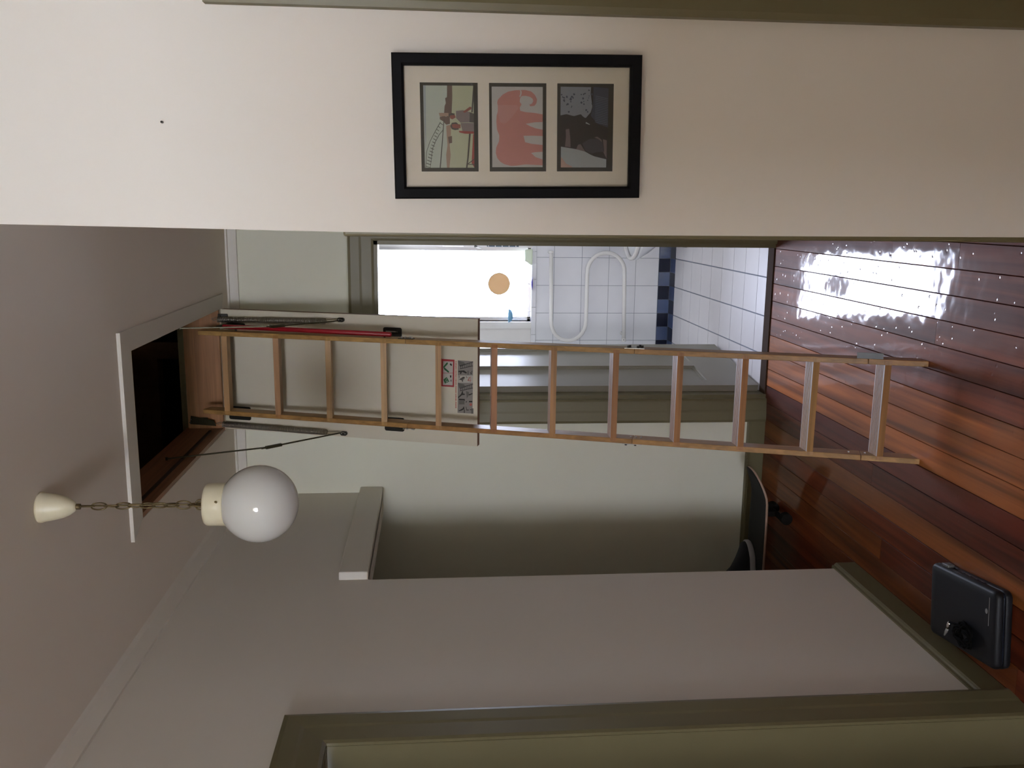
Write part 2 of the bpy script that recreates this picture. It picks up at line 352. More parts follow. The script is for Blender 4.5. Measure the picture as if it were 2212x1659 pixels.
# skirting block at the foot of the bathroom architrave + jamb linings + threshold
bm = bmesh.new()
bx(bm, OX0-.004, OX0+.018, YF+.002, YF+.115, 0, OZ+.0); bx(bm, OX1-.018, OX1+.004, YF+.002, YF+.115, 0, OZ); bx(bm, OX0, OX1, YF+.002, YF+.115, OZ-.018, OZ+.004)
struct('trim_8', bm, TAUPE)
box('trim_9', OX0+.012, OX1-.012, YF+.004, YF+.082, -.0155, .006, mat('dark_threshold_wood', (.05, .026, .014), .8, noise=.2, nscale=30, spec=.1), bev=.003)['kind'] = 'structure'
bm = bmesh.new()
bx(bm, XL-.17, XL+.002, DY1-.002, DY1+.001, 0, DZ+.002); bx(bm, XL-.17, XL+.002, DY0-.001, DY0+.002, 0, DZ+.002); bx(bm, XL-.17, XL+.002, DY0, DY1, DZ-.002, DZ+.001)
struct('trim_10', bm, TAUPE)
# ------------------------------------------------------------------ doors
def leaf(name, w, h, t, x0, M, panels, mtl):
    "panelled door leaf in local coords: width along x, thickness along y; frame of stiles and rails with recessed panels"
    st, rb, rt = .080, .235, .11; mull = .081
    bm = bmesh.new(); pw = (w-2*st-mull)/2; py0, py1 = .0155, t-.0155
    bx(bm, 0, st, 0, t, 0, h, M=M); bx(bm, w-st, w, 0, t, 0, h, M=M); bx(bm, st, w-st, 0, t, 0, rb, M=M); bx(bm, st, w-st, 0, t, h-rt, h, M=M)
    bx(bm, st+pw, st+pw+mull, 0, t, rb, h-rt, M=M)
    d = tag(fin(bm, name, mtl), kind='structure')
    for i in range(2):
        a = st + i*(pw+mull)
        box('door_panel', a, a+pw, py0, py1, rb, h-rt, mtl, d, M=M)
        for s0, s1 in ((py0-.006, py0), (py1, py1+.006)):
            bm = bmesh.new(); q = .010
            for b in ((a, a+q, rb, h-rt), (a+pw-q, a+pw, rb, h-rt), (a+q, a+pw-q, rb, rb+q), (a+q, a+pw-q, h-rt-q, h-rt)):
                bx(bm, b[0], b[1], s0, s1, b[2], b[3], M=M)
            fin(bm, 'panel_moulding', mtl, d)
    return d
hinge = Vector((-.872, YF+.085, .012)); end = Vector((-.776, YF+.085+.71, .012)); ux = (end-hinge).normalized(); uy = Vector((ux.y, -ux.x, 0))
M = Matrix.Identity(4)
for k in range(3): M[k][0] = ux[k]; M[k][1] = uy[k]; M[k][2] = (0, 0, 1)[k]; M[k][3] = hinge[k]
d1 = leaf('door_1', .725, 1.862, .036, 0, M, 2, DOORP)
for z in (.2, 1.55):
    cyl('hinge', hinge+Vector((-.003, -.004, z)), hinge+Vector((-.003, -.004, z+.09)), .005, BRASS, d1)
Ml = Matrix.Translation((XL-.135, DY0+.004, .006)) @ Matrix.Rotation(math.pi/2, 4, 'Z')
leaf('door_2', DY1-DY0-.008, DZ-.012, .030, 0, Ml, 2, TAUPE)
Mr = Matrix.Translation((RX0+.004, YP+.05, .006)); leaf('door_3', RX1-RX0-.008, RZ-.012, .036, 0, Mr, 2, TAUPE)
# ------------------------------------------------------------------ bathroom
bm = bmesh.new(); bx(bm, -2.0, .9, YF+.0451, YB+.1, -.06, -.004); BF = struct('floor_bathroom', bm, GROUT)
WZ0, WZ1, WX0, WX1 = .951, 2.03, -.745, -.246
bm = bmesh.new()
bx(bm, -2.0, WX0, YB+.006, YB+.12, 0, H); bx(bm, WX1, .9, YB+.006, YB+.12, 0, H); bx(bm, WX0, WX1, YB+.006, YB+.12, 0, WZ0); bx(bm, WX0, WX1, YB+.006, YB+.12, WZ1, H)
BW = struct('wall_bathroom', bm, BATHW)
bm = bmesh.new(); bx(bm, -2.0, -1.9, YF+.1, YB+.1, 0, H); struct('wall_bathroom_left', bm, BATHW)
bm = bmesh.new(); bx(bm, .8, .9, YF+.1, YB+.1, 0, H); struct('wall_bathroom_right', bm, BATHW)
bm = bmesh.new(); bx(bm, -2.0, .9, YF+.1, YB+.12, H, H+.05); struct('ceiling_bathroom', bm, BATHW)
bm = bmesh.new()
for a in ((WX0-.045, WX0, WZ0, WZ1+.045), (WX1, WX1+.045, WZ0, WZ1+.045), (WX0, WX1, WZ1, WZ1+.045)): bx(bm, a[0], a[1], YB-.012, YB+.11, a[2], a[3])
for a in ((WX0, WX0+.025, WZ0, WZ1), (WX1-.025, WX1, WZ0, WZ1), (WX0, WX1, WZ0, WZ0+.02), (WX0, WX1, WZ1-.025, WZ1)): bx(bm, a[0], a[1], YB+.07, YB+.10, a[2], a[3])
WN1 = struct('window_1', bm, WHITEP)
box('pane', WX0+.02, WX1-.02, YB+.083, YB+.087, WZ0+.015, WZ1-.02, WGLASS, WN1)
# grout bed and wall tiles
bm = bmesh.new(); bx(bm, -1.9, WX0-.002, YB+.002, YB+.006, .0, .93); bx(bm, WX0-.002, .8, YB+.002, YB+.006, 0, .93); fin(bm, 'grout_bed', GROUT, BW)
def tile(w, h, d, name, m, parent, loc, rot=None, cache={}):
    key = (round(w, 4), round(h, 4), round(d, 4), m.name)
    if key not in cache:
        bm = bmesh.new(); bx(bm, -w/2, w/2, -h/2, h/2, -d, 0)
        top = [f for f in bm.faces if f.calc_center_median().z > -1e-6]
        bmesh.ops.inset_region(bm, faces=top, thickness=.0015)
        for v in bm.verts:
            if v.co.z > -1e-6 and (abs(abs(v.co.x)-w/2) < 1e-6 or abs(abs(v.co.y)-h/2) < 1e-6): v.co.z -= .001
        bmesh.ops.recalc_face_normals(bm, faces=bm.faces); me = bpy.data.meshes.new(name); bm.to_mesh(me); bm.free(); me.materials.append(m); cache[key] = me
    o = bpy.data.objects.new(name, cache[key]); COL.objects.link(o); o.parent = parent; o.location = loc
    if rot: o.rotation_euler = rot
    return o
xj = [-1.4366+.188*i for i in range(11)]           # vertical joints, one falls on x = -.3086
zj = [.080, .239, .425, .611, .800, .921]
for i in range(len(xj)-1):
    for a, b in zip(zj, zj[1:]):
        tile(.1855, b-a-.0025, .008, 'wall_tile', TILEW, BW, ((xj[i]+xj[i+1])/2, YB-.002, (a+b)/2), (math.pi/2, 0, 0))
for i in range(9):                                                 # bullnose sill row
    tile(.1855, .030, .045, 'sill_tile', TILEW, BW, (-1.3966+.188*(i+.5), YB-.012, .937), (math.pi/2, 0, 0))
for i in range(20):
    xc = -.309-.0469+.0937*(i-11)
    mid = (i-11) % 2 != 0
    tile(.0912, .0755, .010, 'skirting_tile', BLUET if mid else NAVY, BW, (xc, YB-.003, .0395), (math.pi/2, 0, 0))
    tile(.0912, .120, .008, 'border_tile', NAVY if mid else BLUET, BF, (xc, YB-.066, 0))
yj = [5.8826, 5.6875, 5.4964, 5.2947, 5.0998, 4.9075, 4.7187, 4.5341, 4.3458, 4.2]
fx = [-.3054+.1885*i for i in range(-8, 6)]
for a, b in zip(fx, fx[1:]):
    for y1, y0 in zip(yj, yj[1:]):
        tile(b-a-.0065, y1-y0-.0045, .008, 'floor_tile', TILEF, BF, ((a+b)/2, (y0+y1)/2, 0))
# heated towel rail
t = empty('towel_rail', (-.56, YB-.08, .58), 'white serpentine towel rail pipe on the bathroom tiles below the window', 'towel rail')
yr = YB-.08
pts = [(-.272, yr, .833)]; pts += [(-.72, yr, .825)]
c1, r1 = (-.735, .7055), .1185
pts += [(c1[0]-r1*math.sin(a)*1.08, yr, c1[1]+r1*math.cos(a)) for a in [math.pi*i/16 for i in range(1, 16)]]
pts += [(-.72, yr, .587), (-.42, yr, .587)]
c2, r2 = (-.40, .460), .127
pts += [(c2[0]+r2*math.sin(a)*1.02, yr, c2[1]+r2*math.cos(a)) for a in [math.pi*i/16 for i in range(1, 16)]]
pts += [(-.43, yr, .333), (-.852, yr, .322)]
tubeo('pipe', pts, .0135, WHITEP, t, 12)
for (bx_, bz) in ((-.272, .833), (-.275, .46), (-.82, .322)):
    cyl('wall_bracket', (bx_, yr+.005, bz), (bx_, YB-.011, bz+.004), .011, WHITEP, t)
cyl('end_cap', (-.262, yr, .8335), (-.274, yr, .8335), .016, WHITEP, t); cyl('end_cap', (-.845, yr, .3222), (-.870, yr, .3216), .0155, WHITEP, t)
cyl('cap_screw', (-.857, yr-.014, .326), (-.857, yr-.017, .326), .003, BLACKM, t, 8)
# toilet: pedestal bowl with seat, mostly hidden by the doorway
t = empty('toilet', (-.08, 5.55, 0), 'white toilet pan with raised oval seat, just showing at right door jamb', 'toilet')
TC = (-.112, 5.60)
def oval(bm, prof, c, ax=1.0, ay=1.25, seg=36):
    rings = [[bm.verts.new((c[0]+r*ax*math.cos(2*math.pi*k/seg), c[1]+oy+r*ay*math.sin(2*math.pi*k/seg), z)) for k in range(seg)] for r, z, oy in prof]
    for A, B in zip(rings, rings[1:]):
        for k in range(seg): bm.faces.new((A[k], A[(k+1) % seg], B[(k+1) % seg], B[k]))
    bm.faces.new(rings[0][::-1]); bm.faces.new(rings[-1])
bm = bmesh.new(); oval(bm, [(.11, 0, .05), (.105, .04, .05), (.09, .12, .05), (.10, .2, .03), (.15, .27, .01), (.185, .33, 0), (.19, .352, 0), (.165, .352, 0), (.14, .30, 0), (.05, .20, .02)], TC); fin(bm, 'bowl', CERAM, t, True)
bm = bmesh.new()
oval_pts = [(TC[0]+.178*math.cos(a), TC[1]+.178*1.25*math.sin(a), .368) for a in [2*math.pi*k/36 for k in range(36)]]
tube(bm, oval_pts, .0135, 8, True); fin(bm, 'seat', WHITEP, t, True)
bm = bmesh.new(); bx(bm, -.185, .19, 5.84, 5.985, .40, .78, .015); fin(bm, 'cistern', CERAM, t)
# things on the window sill
YS = YB-.03
t = empty('shaving_mirror', (-.481, YS, .952), 'round orange-lit disc mirror on a thin stem, centre of bathroom sill', 'mirror')
c = at(1078, 613, 'y', YS)
bm = bmesh.new(); bmesh.ops.create_cone(bm, cap_ends=True, segments=48, radius1=.0715, radius2=.0715, depth=.006)
bmesh.ops.transform(bm, matrix=Matrix.Translation(c) @ Matrix.Rotation(math.pi/2, 4, 'X'), verts=bm.verts); fin(bm, 'disc', ORANGE, t)
tubeo('rim', [(c.x+.0725*math.cos(a), YS, c.z+.0725*math.sin(a)) for a in [2*math.pi*k/48 for k in range(48)]], .0018, BRASS, t, 6, True)
for s in (-1, 1): cyl('pivot_knob', (c.x+s*.073, YS, c.z), (c.x+s*.079, YS, c.z), .0035, BRASS, t, 8)
cyl('stem', (c.x, YS, .957), (c.x, YS, c.z-.073), .0022, STEEL, t, 8)
latheo('base', [(0, 0), (.043, 0), (.043, .003), (.006, .010), (0, .010)], (c.x, YS, .952), PURPLE, t, 24)
g = at(1140, 555, 'y', YS)
bm = bmesh.new(); bx(bm, g.x-.055, g.x+.055, YS-.02, YS+.02, .953, 1.005, .008)
for v in bm.verts:
    if v.co.z > .98: v.co.x = g.x+(v.co.x-g.x)*.72+.008
o = fin(bm, 'soap_pouch', GREENT, None, True); rebase(o, (g.x, YS, .953)); tag(o, 'pale green soft pouch at the right end of the bathroom sill', 'pouch')
g0 = at(1101, 682, 'y', YS)
t = empty('blue_cup', (g0.x, YS, .953), 'small ruffled blue cup raised on wire legs, left on bathroom sill', 'cup')
bm = bmesh.new(); seg = 24; rings = []
for r, z in ((.020, 0), (.034, .010), (.043, .030), (.038, .030), (.030, .012), (.016, .004)):
    rings.append([bm.verts.new((g0.x+r*(1+.13*math.cos(6*a)*(r > .03))*math.cos(a), YS+.7*r*math.sin(a), 1.080+z)) for a in [2*math.pi*k/seg for k in range(seg)]])
for A, B in zip(rings, rings[1:]):
    for k_ in range(seg): bm.faces.new((A[k_], A[(k_+1) % seg], B[(k_+1) % seg], B[k_]))
bm.faces.new(rings[0][::-1]); bm.faces.new(rings[-1]); fin(bm, 'bowl', BLUEP, t, True)
for a in range(3):
    an = a*2.094+.3; tubeo('leg', [(g0.x+.018*math.cos(an), YS+.012*math.sin(an), 1.083), (g0.x+.030*math.cos(an), YS+.02*math.sin(an), .953)], .0014, WHITEP, t, 6)
# things hanging on the casing right of the window
def hang(name, x, z0, z1, label, cat):
    return empty(name, (x, YB-.03, z0), label, cat)
hx = -.232
z0, z1 = at(1001, 527, 'y', YB-.03).z, at(956, 527, 'y', YB-.03).z
t = hang('white_handle', hx, z0, z1, 'short white bar handle on the wall right of bathroom window', 'handle')
tubeo('bar', [(hx, YB-.03, z0), (hx, YB-.03, (z0+z1)/2+.01), (hx+.002, YB-.03, z1)], [.0065, .0065, .008], WHITEP, t, 8)
cyl('mount', (hx, YB-.03, z1-.01), (hx, YB-.012, z1-.01), .007, BLACKM, t, 8)
z0, z1 = at(1041, 529, 'y', YB-.03).z, at(1027, 527, 'y', YB-.03).z
t = hang('double_hook', hx-.006, z0, z1, 'small dark metal double hook beside the bathroom window', 'hook')
for s in (-1, 1): tubeo('prong', [(hx-.006, YB-.02, z1), (hx-.006+s*.008, YB-.035, z1-.012), (hx-.006+s*.012, YB-.038, z0+.004), (hx-.006+s*.005, YB-.034, z0)], .0016, STEEL, t, 6)
box('plate', hx-.012, hx+.002, YB-.018, YB-.0122, z1-.012, z1+.006, BLACKM, t)
z0, z1 = at(1121, 528, 'y', YB-.03).z, at(1052, 528, 'y', YB-.03).z
t = hang('tooth_strip', hx, z0, z1, 'narrow dark hanging strip with pale studs right of bathroom window', 'strip')
box('band', hx-.008, hx+.006, YB-.024, YB-.018, z0, z1, mat('slate_blue_band', (.09, .13, .17), .5, noise=.1), t, .001)
for i in range(5): latheo('stud', [(0, .004), (.0055, .002), (.0055, -.002), (0, -.004)], (hx-.001, YB-.026, z0+.02+(z1-z0-.03)*i/4), WHITEP, t, 10)
# ------------------------------------------------------------------ attic above the hatch
bm = bmesh.new()
prism(bm, [(-2.4, 1.2, 2.9), (-2.4, 5.6, 3.9), (-2.4, 5.6, 4.0), (-2.4, 1.2, 3.0)], (3.2, 0, 0))
ROOF = struct('ceiling_attic', bm, INSUL)
for i in range(5):
    xx = -1.95+.45*i
    bm = bmesh.new(); prism(bm, [(xx, 1.3, 2.80), (xx, 5.5, 3.757), (xx, 5.5, 3.867), (xx, 1.3, 2.91)], (.045, 0, 0)); fin(bm, 'rafter', OLDWOOD, ROOF)
bm = bmesh.new()
bx(bm, -2.45, .85, 1.1, 5.7, 4.05, 4.1); bx(bm, -2.75, HX0-.019, 1.1, 5.7, H+.031, H+.05); bx(bm, HX1+.019, .85, 1.1, 5.7, H+.031, H+.05); bx(bm, HX0-.019, HX1+.019, 1.1, HY0-.019, H+.031, H+.05); bx(bm, HX0-.019, HX1+.019, HY1+.0195, 5.7, H+.0501, H+.060)
bx(bm, -2.45, -2.4, 1.1, 5.7, H+.03, 4.1); bx(bm, .8, .85, 1.1, 5.7, H+.03, 4.1); bx(bm, -2.4, .8, 1.1, 1.15, H+.03, 4.1); bx(bm, -2.4, .8, 5.65, 5.7, H+.03, 4.1)
struct('wall_attic', bm, INSUL)
o = box('attic_beam', -1.9, .3, HY1+.024, HY1+.075, H+.061, 2.722, GREENW, bev=.002); rebase(o, (-.8, HY1+.05, H+.031)); tag(o, 'greenish weathered timber beam along the far edge of the ceiling hatch', 'beam')
o = box('attic_purlin', -1.9, .3, 4.55, 4.64, 3.0, 3.14, OLDWOOD, bev=.004); rebase(o, (-.8, 4.6, 3.0)); tag(o, 'dark brown cross beam inside the attic seen through hatch', 'beam')
for y, lab in ((4.35, 'dark upright roof post inside the attic above the hinge side'),):
    o = box('attic_post', -.72, -.64, y, y+.06, H+.031, 3.5, OLDWOOD); rebase(o, (-.68, y, H+.031)); tag(o, lab, 'post')
o = tubeo('attic_cable', [(-.98, 3.3, 2.86), (-1.0, 3.35, 2.85), (-1.02, 3.45, 2.80), (-1.10, 3.44, 2.74), (-1.16, 3.40, 2.60)], .003, mat('grey_white_cable', (.5, .5, .48), .5), None, 6)
rebase(o, (-1.16, 3.4, 2.58)); tag(o, 'thin pale electric cable drooping in the dark attic', 'cable')
# ------------------------------------------------------------------ hatch frame
t = empty('hatch_frame', ((HX0+HX1)/2, (HY0+HY1)/2, H), 'pine lined ceiling hatch frame with white painted surround', 'hatch')
box('lining_board', HX0-.019, HX0, HY0-.019, HY1+.019, H-.001, 2.700, PINEY, t)
box('lining_board', HX1, HX1+.019, HY0-.019, HY1+.019, H-.001, 2.700, PINEY, t)
box('lining_board', HX0, HX1, HY0-.019, HY0, H-.001, 2.700, PINEB, t)
box('lining_board', HX0, HX1, HY1, HY1+.019, H-.001, 2.645, PINEB, t); box('lining_board', HX0, HX1, HY1, HY1+.019, 2.6455, 2.690, PINEB, t)
bm = bmesh.new(); bx(bm, HX0-.001, HX0+.006, HY0+.01, HY1-.06, 2.577, 2.588); fin(bm, 'seal_strip', SEAL, t)
bm = bmesh.new(); bx(bm, HX0-.012, HX0+.004, HY0, HY1-.03, H-.004, H+.012); fin(bm, 'seal_strip', PINEY, t)
def strip(bm, P, th, z=H):
    prism(bm, [(p[0], p[1], z) for p in P], (0, 0, -th))
m_ = .060
bm = bmesh.new(); strip(bm, [(-1.0087, HY0-.088), (HX1+.0665, HY0-.088), (HX1, HY0), (HX0-.003, HY0)], .011); fin(bm, 'surround', TRIMW, t)
bm = bmesh.new(); strip(bm, [(HX1+.0665, HY0-.088), (HX1+.060, 3.99), (HX1, 3.95), (HX1, HY0)], .009); fin(bm, 'surround', TRIMW, t)
bm = bmesh.new(); strip(bm, [(-1.0087, HY0-.088), (HX0-.014, HY0), (HX0-.014, HY1+.03), (-1.0, HY1+.05)], .005); fin(bm, 'surround', CEIL, t)
# ------------------------------------------------------------------ loft ladder and hatch panel
LF0 = Vector((-.644, 2.742, 0)); LF1 = Vector((-.675, 3.714, H)); LA = (LF1-LF0).normalized(); LX = Vector((1, 0, 0)); LX = (LX-LA*LX.dot(LA)).normalized(); LN = LX.cross(LA)
if LN.y > 0: LN = -LN                                             # towards the camera
LW = .350; SW, SD = .0185, .062
LAD = empty('loft_ladder', (-.644, 2.775, 0), 'wooden three-section folding attic ladder with red handrail under ceiling hatch', 'ladder')
def lp(x, s, n): return LF0 + LX*x + LA*s + LN*n
def sof(px, py): return (on_plane(px, py, LF0, LN)-LF0).dot(LA)
ML = Matrix.Identity(4)
for k_ in range(3): ML[k_][0] = LX[k_]; ML[k_][1] = LN[k_]; ML[k_][2] = LA[k_]; ML[k_][3] = LF0[k_]
joints = [0, sof(1868, 880), sof(1368, 850), sof(877, 815), (LF1-LF0).length+.045]
for s_ in (-1, 1):
    for i in range(4):
        a, b = joints[i]+.0008, joints[i+1]-.0008
        x0 = -LW/2 if s_ < 0 else LW/2-SW
        if i == 0:   # foot cut level with the floor
            bm = bmesh.new(); vs = bx(bm, x0, x0+SW, -SD, 0, 0, b, .0015)
            for v in vs:
                if v.co.z < .01: v.co.z += -v.co.y*LN.z/LA.z*-1 if False else (-v.co.y)*(LN.z/LA.z)
                v.co = ML @ v.co
            fin(bm, 'stile', PINE, LAD)
        else: box('stile', x0, x0+SW, -SD, 0, a, b, PINE, LAD, .0015, ML)
# treads: level boards let into the stiles, grooved on top
tread_px = [(1909, 893), (1757, 868), (1605, 870), (1466, 858), (1328, 852), (1195, 846), (1067.5, 840), (947, 830), (829, 826), (710, 818), (598, 810), (487, 800)]
hy = Vector((0, 1, 0))
TD, TH = .060, .022
for (px, py) in tread_px:
    c = on_plane(px, py, LF0, LN); c = LF0 + LA*(c-LF0).dot(LA)
    prof = [(-.0015, -TH/2), (TD, -TH/2), (TD, TH/2)]
    ng = 6
    for i in range(ng):
        y = TD-.006-i*.0082; prof += [(y, TH/2), (y-.0006, TH/2-.003), (y-.0032, TH/2-.003), (y-.0042, TH/2)]
    prof += [(-.0015, TH/2)]
    bm = bmesh.new(); x0 = c.x-LW/2+SW; prism(bm, [(x0, c.y+y, c.z+z) for y, z in prof], (LW-2*SW, 0, 0))
    q = .0125                                                      # tenon faces showing on the stile fronts
    for s_ in (-1, 1):
        xa = c.x+s_*(LW/2-SW); xb = xa+s_*q
        vs = bx(bm, min(xa, xb), max(xa, xb), -.0016, .012, -TH/2, TH/2)
        for v in vs: v.co = Vector((v.co.x, v.co.y+c.y, v.co.z+c.z)); v.co.y += (v.co.z-c.z)*.38
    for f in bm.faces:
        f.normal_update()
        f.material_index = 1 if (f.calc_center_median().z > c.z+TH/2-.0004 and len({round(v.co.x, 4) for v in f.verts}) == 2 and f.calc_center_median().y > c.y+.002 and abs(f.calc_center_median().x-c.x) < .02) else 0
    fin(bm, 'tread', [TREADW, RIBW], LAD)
# section hinges (outer faces of the stiles)
def plate(pts, x, th, m, name='section_hinge', parent=None):
    "pts in (s, n) on the side of the ladder"
    bm = bmesh.new(); prism(bm, [lp(x, s, n) for s, n in pts], LX*th); return fin(bm, name, m, parent or LAD)
for s_ in (-1, 1):
    x = s_*LW/2 if s_ > 0 else -LW/2-.0025
    S = joints[2]
    h = plate([(S-.035, -.002), (S+.036, -.002), (S+.030, -.026), (S+.012, -.045), (S-.004, -.052), (S-.022, -.046), (S-.033, -.028)], x, .0025, STEEL)
    for ds, dn in ((.024, -.012), (.020, -.026), (-.010, -.014), (-.014, -.044), (-.024, -.030)):
        cyl('bolt', lp(x+(.0025 if s_ > 0 else 0), S+ds, dn), lp(x+(.0095 if s_ > 0 else -.006), S+ds, dn), .0045, BLACKM, h, 8)
    S = joints[3]
    h = plate([(S-.032, -.004), (S+.032, -.004), (S+.028, -.03), (S+.0, -.04), (S-.028, -.03)], x, .0025, ARMM)
    for ds, dn in ((.018, -.010), (.004, -.010), (-.014, -.016), (-.022, -.012)):
        cyl('bolt', lp(x+(.0025 if s_ > 0 else 0), S+ds, dn), lp(x+(.009 if s_ > 0 else -.006), S+ds, dn), .004, STEEL, h, 8)
    S = joints[1]
    if s_ > 0:
        h = plate([(S-.042, -.003), (S+.034, -.003), (S+.034, -.022), (S-.034, -.028)], x, .002, STEEL)
        plate([(S-.046, -.001), (S+.036, -.001), (S+.036, -.004), (S-.042, -.004)], x, .020, BLACKM, 'hinge_flange', h)
        for ds in (.026, .0, -.024): plate([(S+ds-.004, -.004), (S+ds+.004, -.004), (S+ds+.004, -.02), (S+ds-.004, -.02)], x+.002, .014, BLACKM if ds else STEEL, 'hinge_lug', h)
    else:
        h = plate([(S-.03, -.02), (S+.03, -.02), (S+.03, -.05), (S-.03, -.05)], x, .002, STEEL)
for (px, py) in ((1374, 942), (1363, 938), (1385, 944), (1833, 974), (1868, 976)):                            # bolt ends on the inner face of the left stile
    c = on_plane(px, py, LF0-LN*.03, LN); s0 = (c-LF0).dot(LA); cyl('bolt', lp(-LW/2+SW-.001, s0, -.03), lp(-LW/2+SW+.003, s0, -.03), .0035, STEEL, LAD, 8)
# hatch panel
PT = Vector((-.6895, 3.870, 2.500)); PB = Vector((-.6875, 3.520, 1.441)); PA = (PT-PB).normalized(); PX = Vector((1, 0, 0)); PN = Vector((0, -PA.z, PA.y)).normalized()
PLEN = (PT-PB).length+.022; PW2 = .2615
MP = Matrix.Identity(4)
for k_ in range(3): MP[k_][0] = PX[k_]; MP[k_][1] = PN[k_]; MP[k_][2] = PA[k_]; MP[k_][3] = PB[k_]
bm = bmesh.new(); bx(bm, -PW2, PW2, -.030, 0, 0, PLEN, M=MP)
bm.faces.ensure_lookup_table()
for f in bm.faces: f.material_index = 0 if abs(f.normal.dot(PN)) > .9 else 1
bmesh.ops.recalc_face_normals(bm, faces=bm.faces)
for f in bm.faces: f.material_index = 0 if abs(f.normal.dot(PN)) > .9 else 1
me = bpy.data.meshes.new('hatch_panel'); bm.to_mesh(me); bm.free(); PANEL = link(me, 'hatch_panel', [PANELW, CORE], LAD); PANEL['label'] = 'white laminated hatch door hanging open'
def on_panel(px, py, lift=0): return on_plane(px, py, PB+PN*lift, PN)
def pp(x, s, n): return PB + PX*x + PA*s + PN*n
# stickers on the panel, flat print
def pframe(px, py):
    c = on_panel(px, py)-PB; return c.dot(PX), c.dot(PA)
def printed(name, label, polys, parent, lift0=.0006):
    "polys: list of (material, [pixel points])"
    mats = []; bm = bmesh.new()
    for i, (m, P) in enumerate(polys):
        if m not in mats: mats.append(m)
        q = [pp(*pframe(*p), lift0+.00012*min(i, 3)) for p in P]
        vs = [bm.verts.new(v) for v in q]
        for tr in tessellate_polygon([q]):
            try: f = bm.faces.new([vs[k] for k in tr]); f.material_index = mats.index(m)
            except ValueError: pass
    for f in bm.faces:
        f.normal_update()
        if f.normal.dot(PN) < 0: f.normal_flip()
    me = bpy.data.meshes.new(name); bm.to_mesh(me); bm.free(); o = link(me, name, mats, parent); o['label'] = label; return o
RD = flat('sticker_red', (.42, .035, .04)); WH = flat('sticker_white', (.55, .53, .46)); GR = flat('sticker_green', (.015, .13, .04)); DK = flat('print_black', (.03, .028, .025)); GY = flat('print_grey', (.27, .25, .22)); G2 = flat('print_mid_grey', (.14, .13, .115)); RD2 = flat('print_red', (.5, .12, .09))
def zq(x, y): return (920+x/9.215, 740+y/9.215)
def quad(x0, y0, x1, y1): return [zq(x0, y0), zq(x1, y0), zq(x1, y1), zq(x0, y1)]
printed('warning_sticker', 'red bordered sticker with two green ladder pictograms', [
    (RD, [zq(305, 322), zq(570, 340), zq(563, 885), zq(305, 868)]), (WH, [zq(342, 368), zq(540, 378), zq(534, 850), zq(340, 842)]), (RD, quad(340, 601, 540, 609)),
    (GR, [zq(345, 480), zq(415, 395), zq(437, 395), zq(437, 425), (zq(372, 492)), zq(465, 575), zq(450, 600), zq(365, 535)]),
    (GR, [zq(350, 735), zq(405, 690), zq(420, 690), zq(468, 775), zq(380, 815)]), (WH, [zq(384, 742), zq(402, 735), zq(410, 755), zq(392, 762)]), (WH, [zq(404, 716), zq(414, 710), zq(424, 728), zq(410, 734)]), (WH, [zq(396, 772), zq(414, 766), zq(420, 785), zq(400, 792)]), (WH, [zq(422, 762), zq(438, 756), zq(446, 774), zq(430, 782)]),
    (DK, [zq(472, 430), zq(495, 408), zq(524, 440), zq(508, 468)]), (DK, [zq(478, 650), zq(512, 655), zq(505, 695), zq(484, 700)]), (GY, [zq(480, 740), zq(520, 735), zq(516, 775), zq(490, 778)])], PANEL)
rows = [(RD2, quad(588+(i % 3), 365+i*31.5, 612-(i % 2)*2, 365+i*31.5+(23 if i % 5 else 15))) for i in range(30)]
printed('instruction_text', 'column of small red print', rows, PANEL)
polys = [(GY, [zq(635, 352), zq(940, 372), zq(930, 1415), zq(632, 1398)])]
for y0 in (380, 820):      # two ladder drawings
    polys += [(G2, [zq(640, y0-22), zq(760, y0+10), zq(790, y0+60), zq(690, y0+110), zq(655, y0+60)])]
    polys += [(DK, [zq(670, y0+75), zq(940, y0), zq(940, y0+12), zq(672, y0+90)]), (DK, [zq(680, y0+135), zq(938, y0+75), zq(938, y0+88), zq(682, y0+148)])]
    for i in range(7):
        xx = 690+i*36; yy = y0+82-i*10; polys += [(DK, [zq(xx, yy), zq(xx+9, yy-2), zq(xx+9, yy+60), zq(xx, yy+62)])]
polys += [(DK, [zq(650, 560), zq(760, 552), zq(820, 598), zq(800, 615), zq(720, 580), zq(700, 625), zq(680, 620), zq(685, 582), zq(650, 590)]), (DK, quad(835, 560, 846, 640)), (DK, [zq(880, 590), zq(890, 585), zq(903, 615), zq(915, 562), zq(926, 562), zq(908, 632), zq(898, 632)]),
          (WH, quad(640, 652, 935, 800)), (DK, [zq(655, 735), zq(740, 680), zq(775, 685), (zq(770, 720)), zq(740, 745), zq(738, 780), zq(722, 778), zq(715, 748)]), (DK, quad(650, 662, 676, 700)),
          (RD2, [zq(845, 690), zq(900, 672), zq(905, 690), zq(855, 712)]), (RD2, [zq(830, 750), zq(860, 700), zq(872, 705), zq(848, 770)]), (RD2, quad(875, 715, 910, 728)), (RD2, quad(850, 750, 905, 762)), (RD2, quad(880, 700, 890, 790)), (DK, [zq(800, 665), zq(812, 665), zq(815, 690), zq(828, 692), zq(826, 704), zq(806, 702)])]
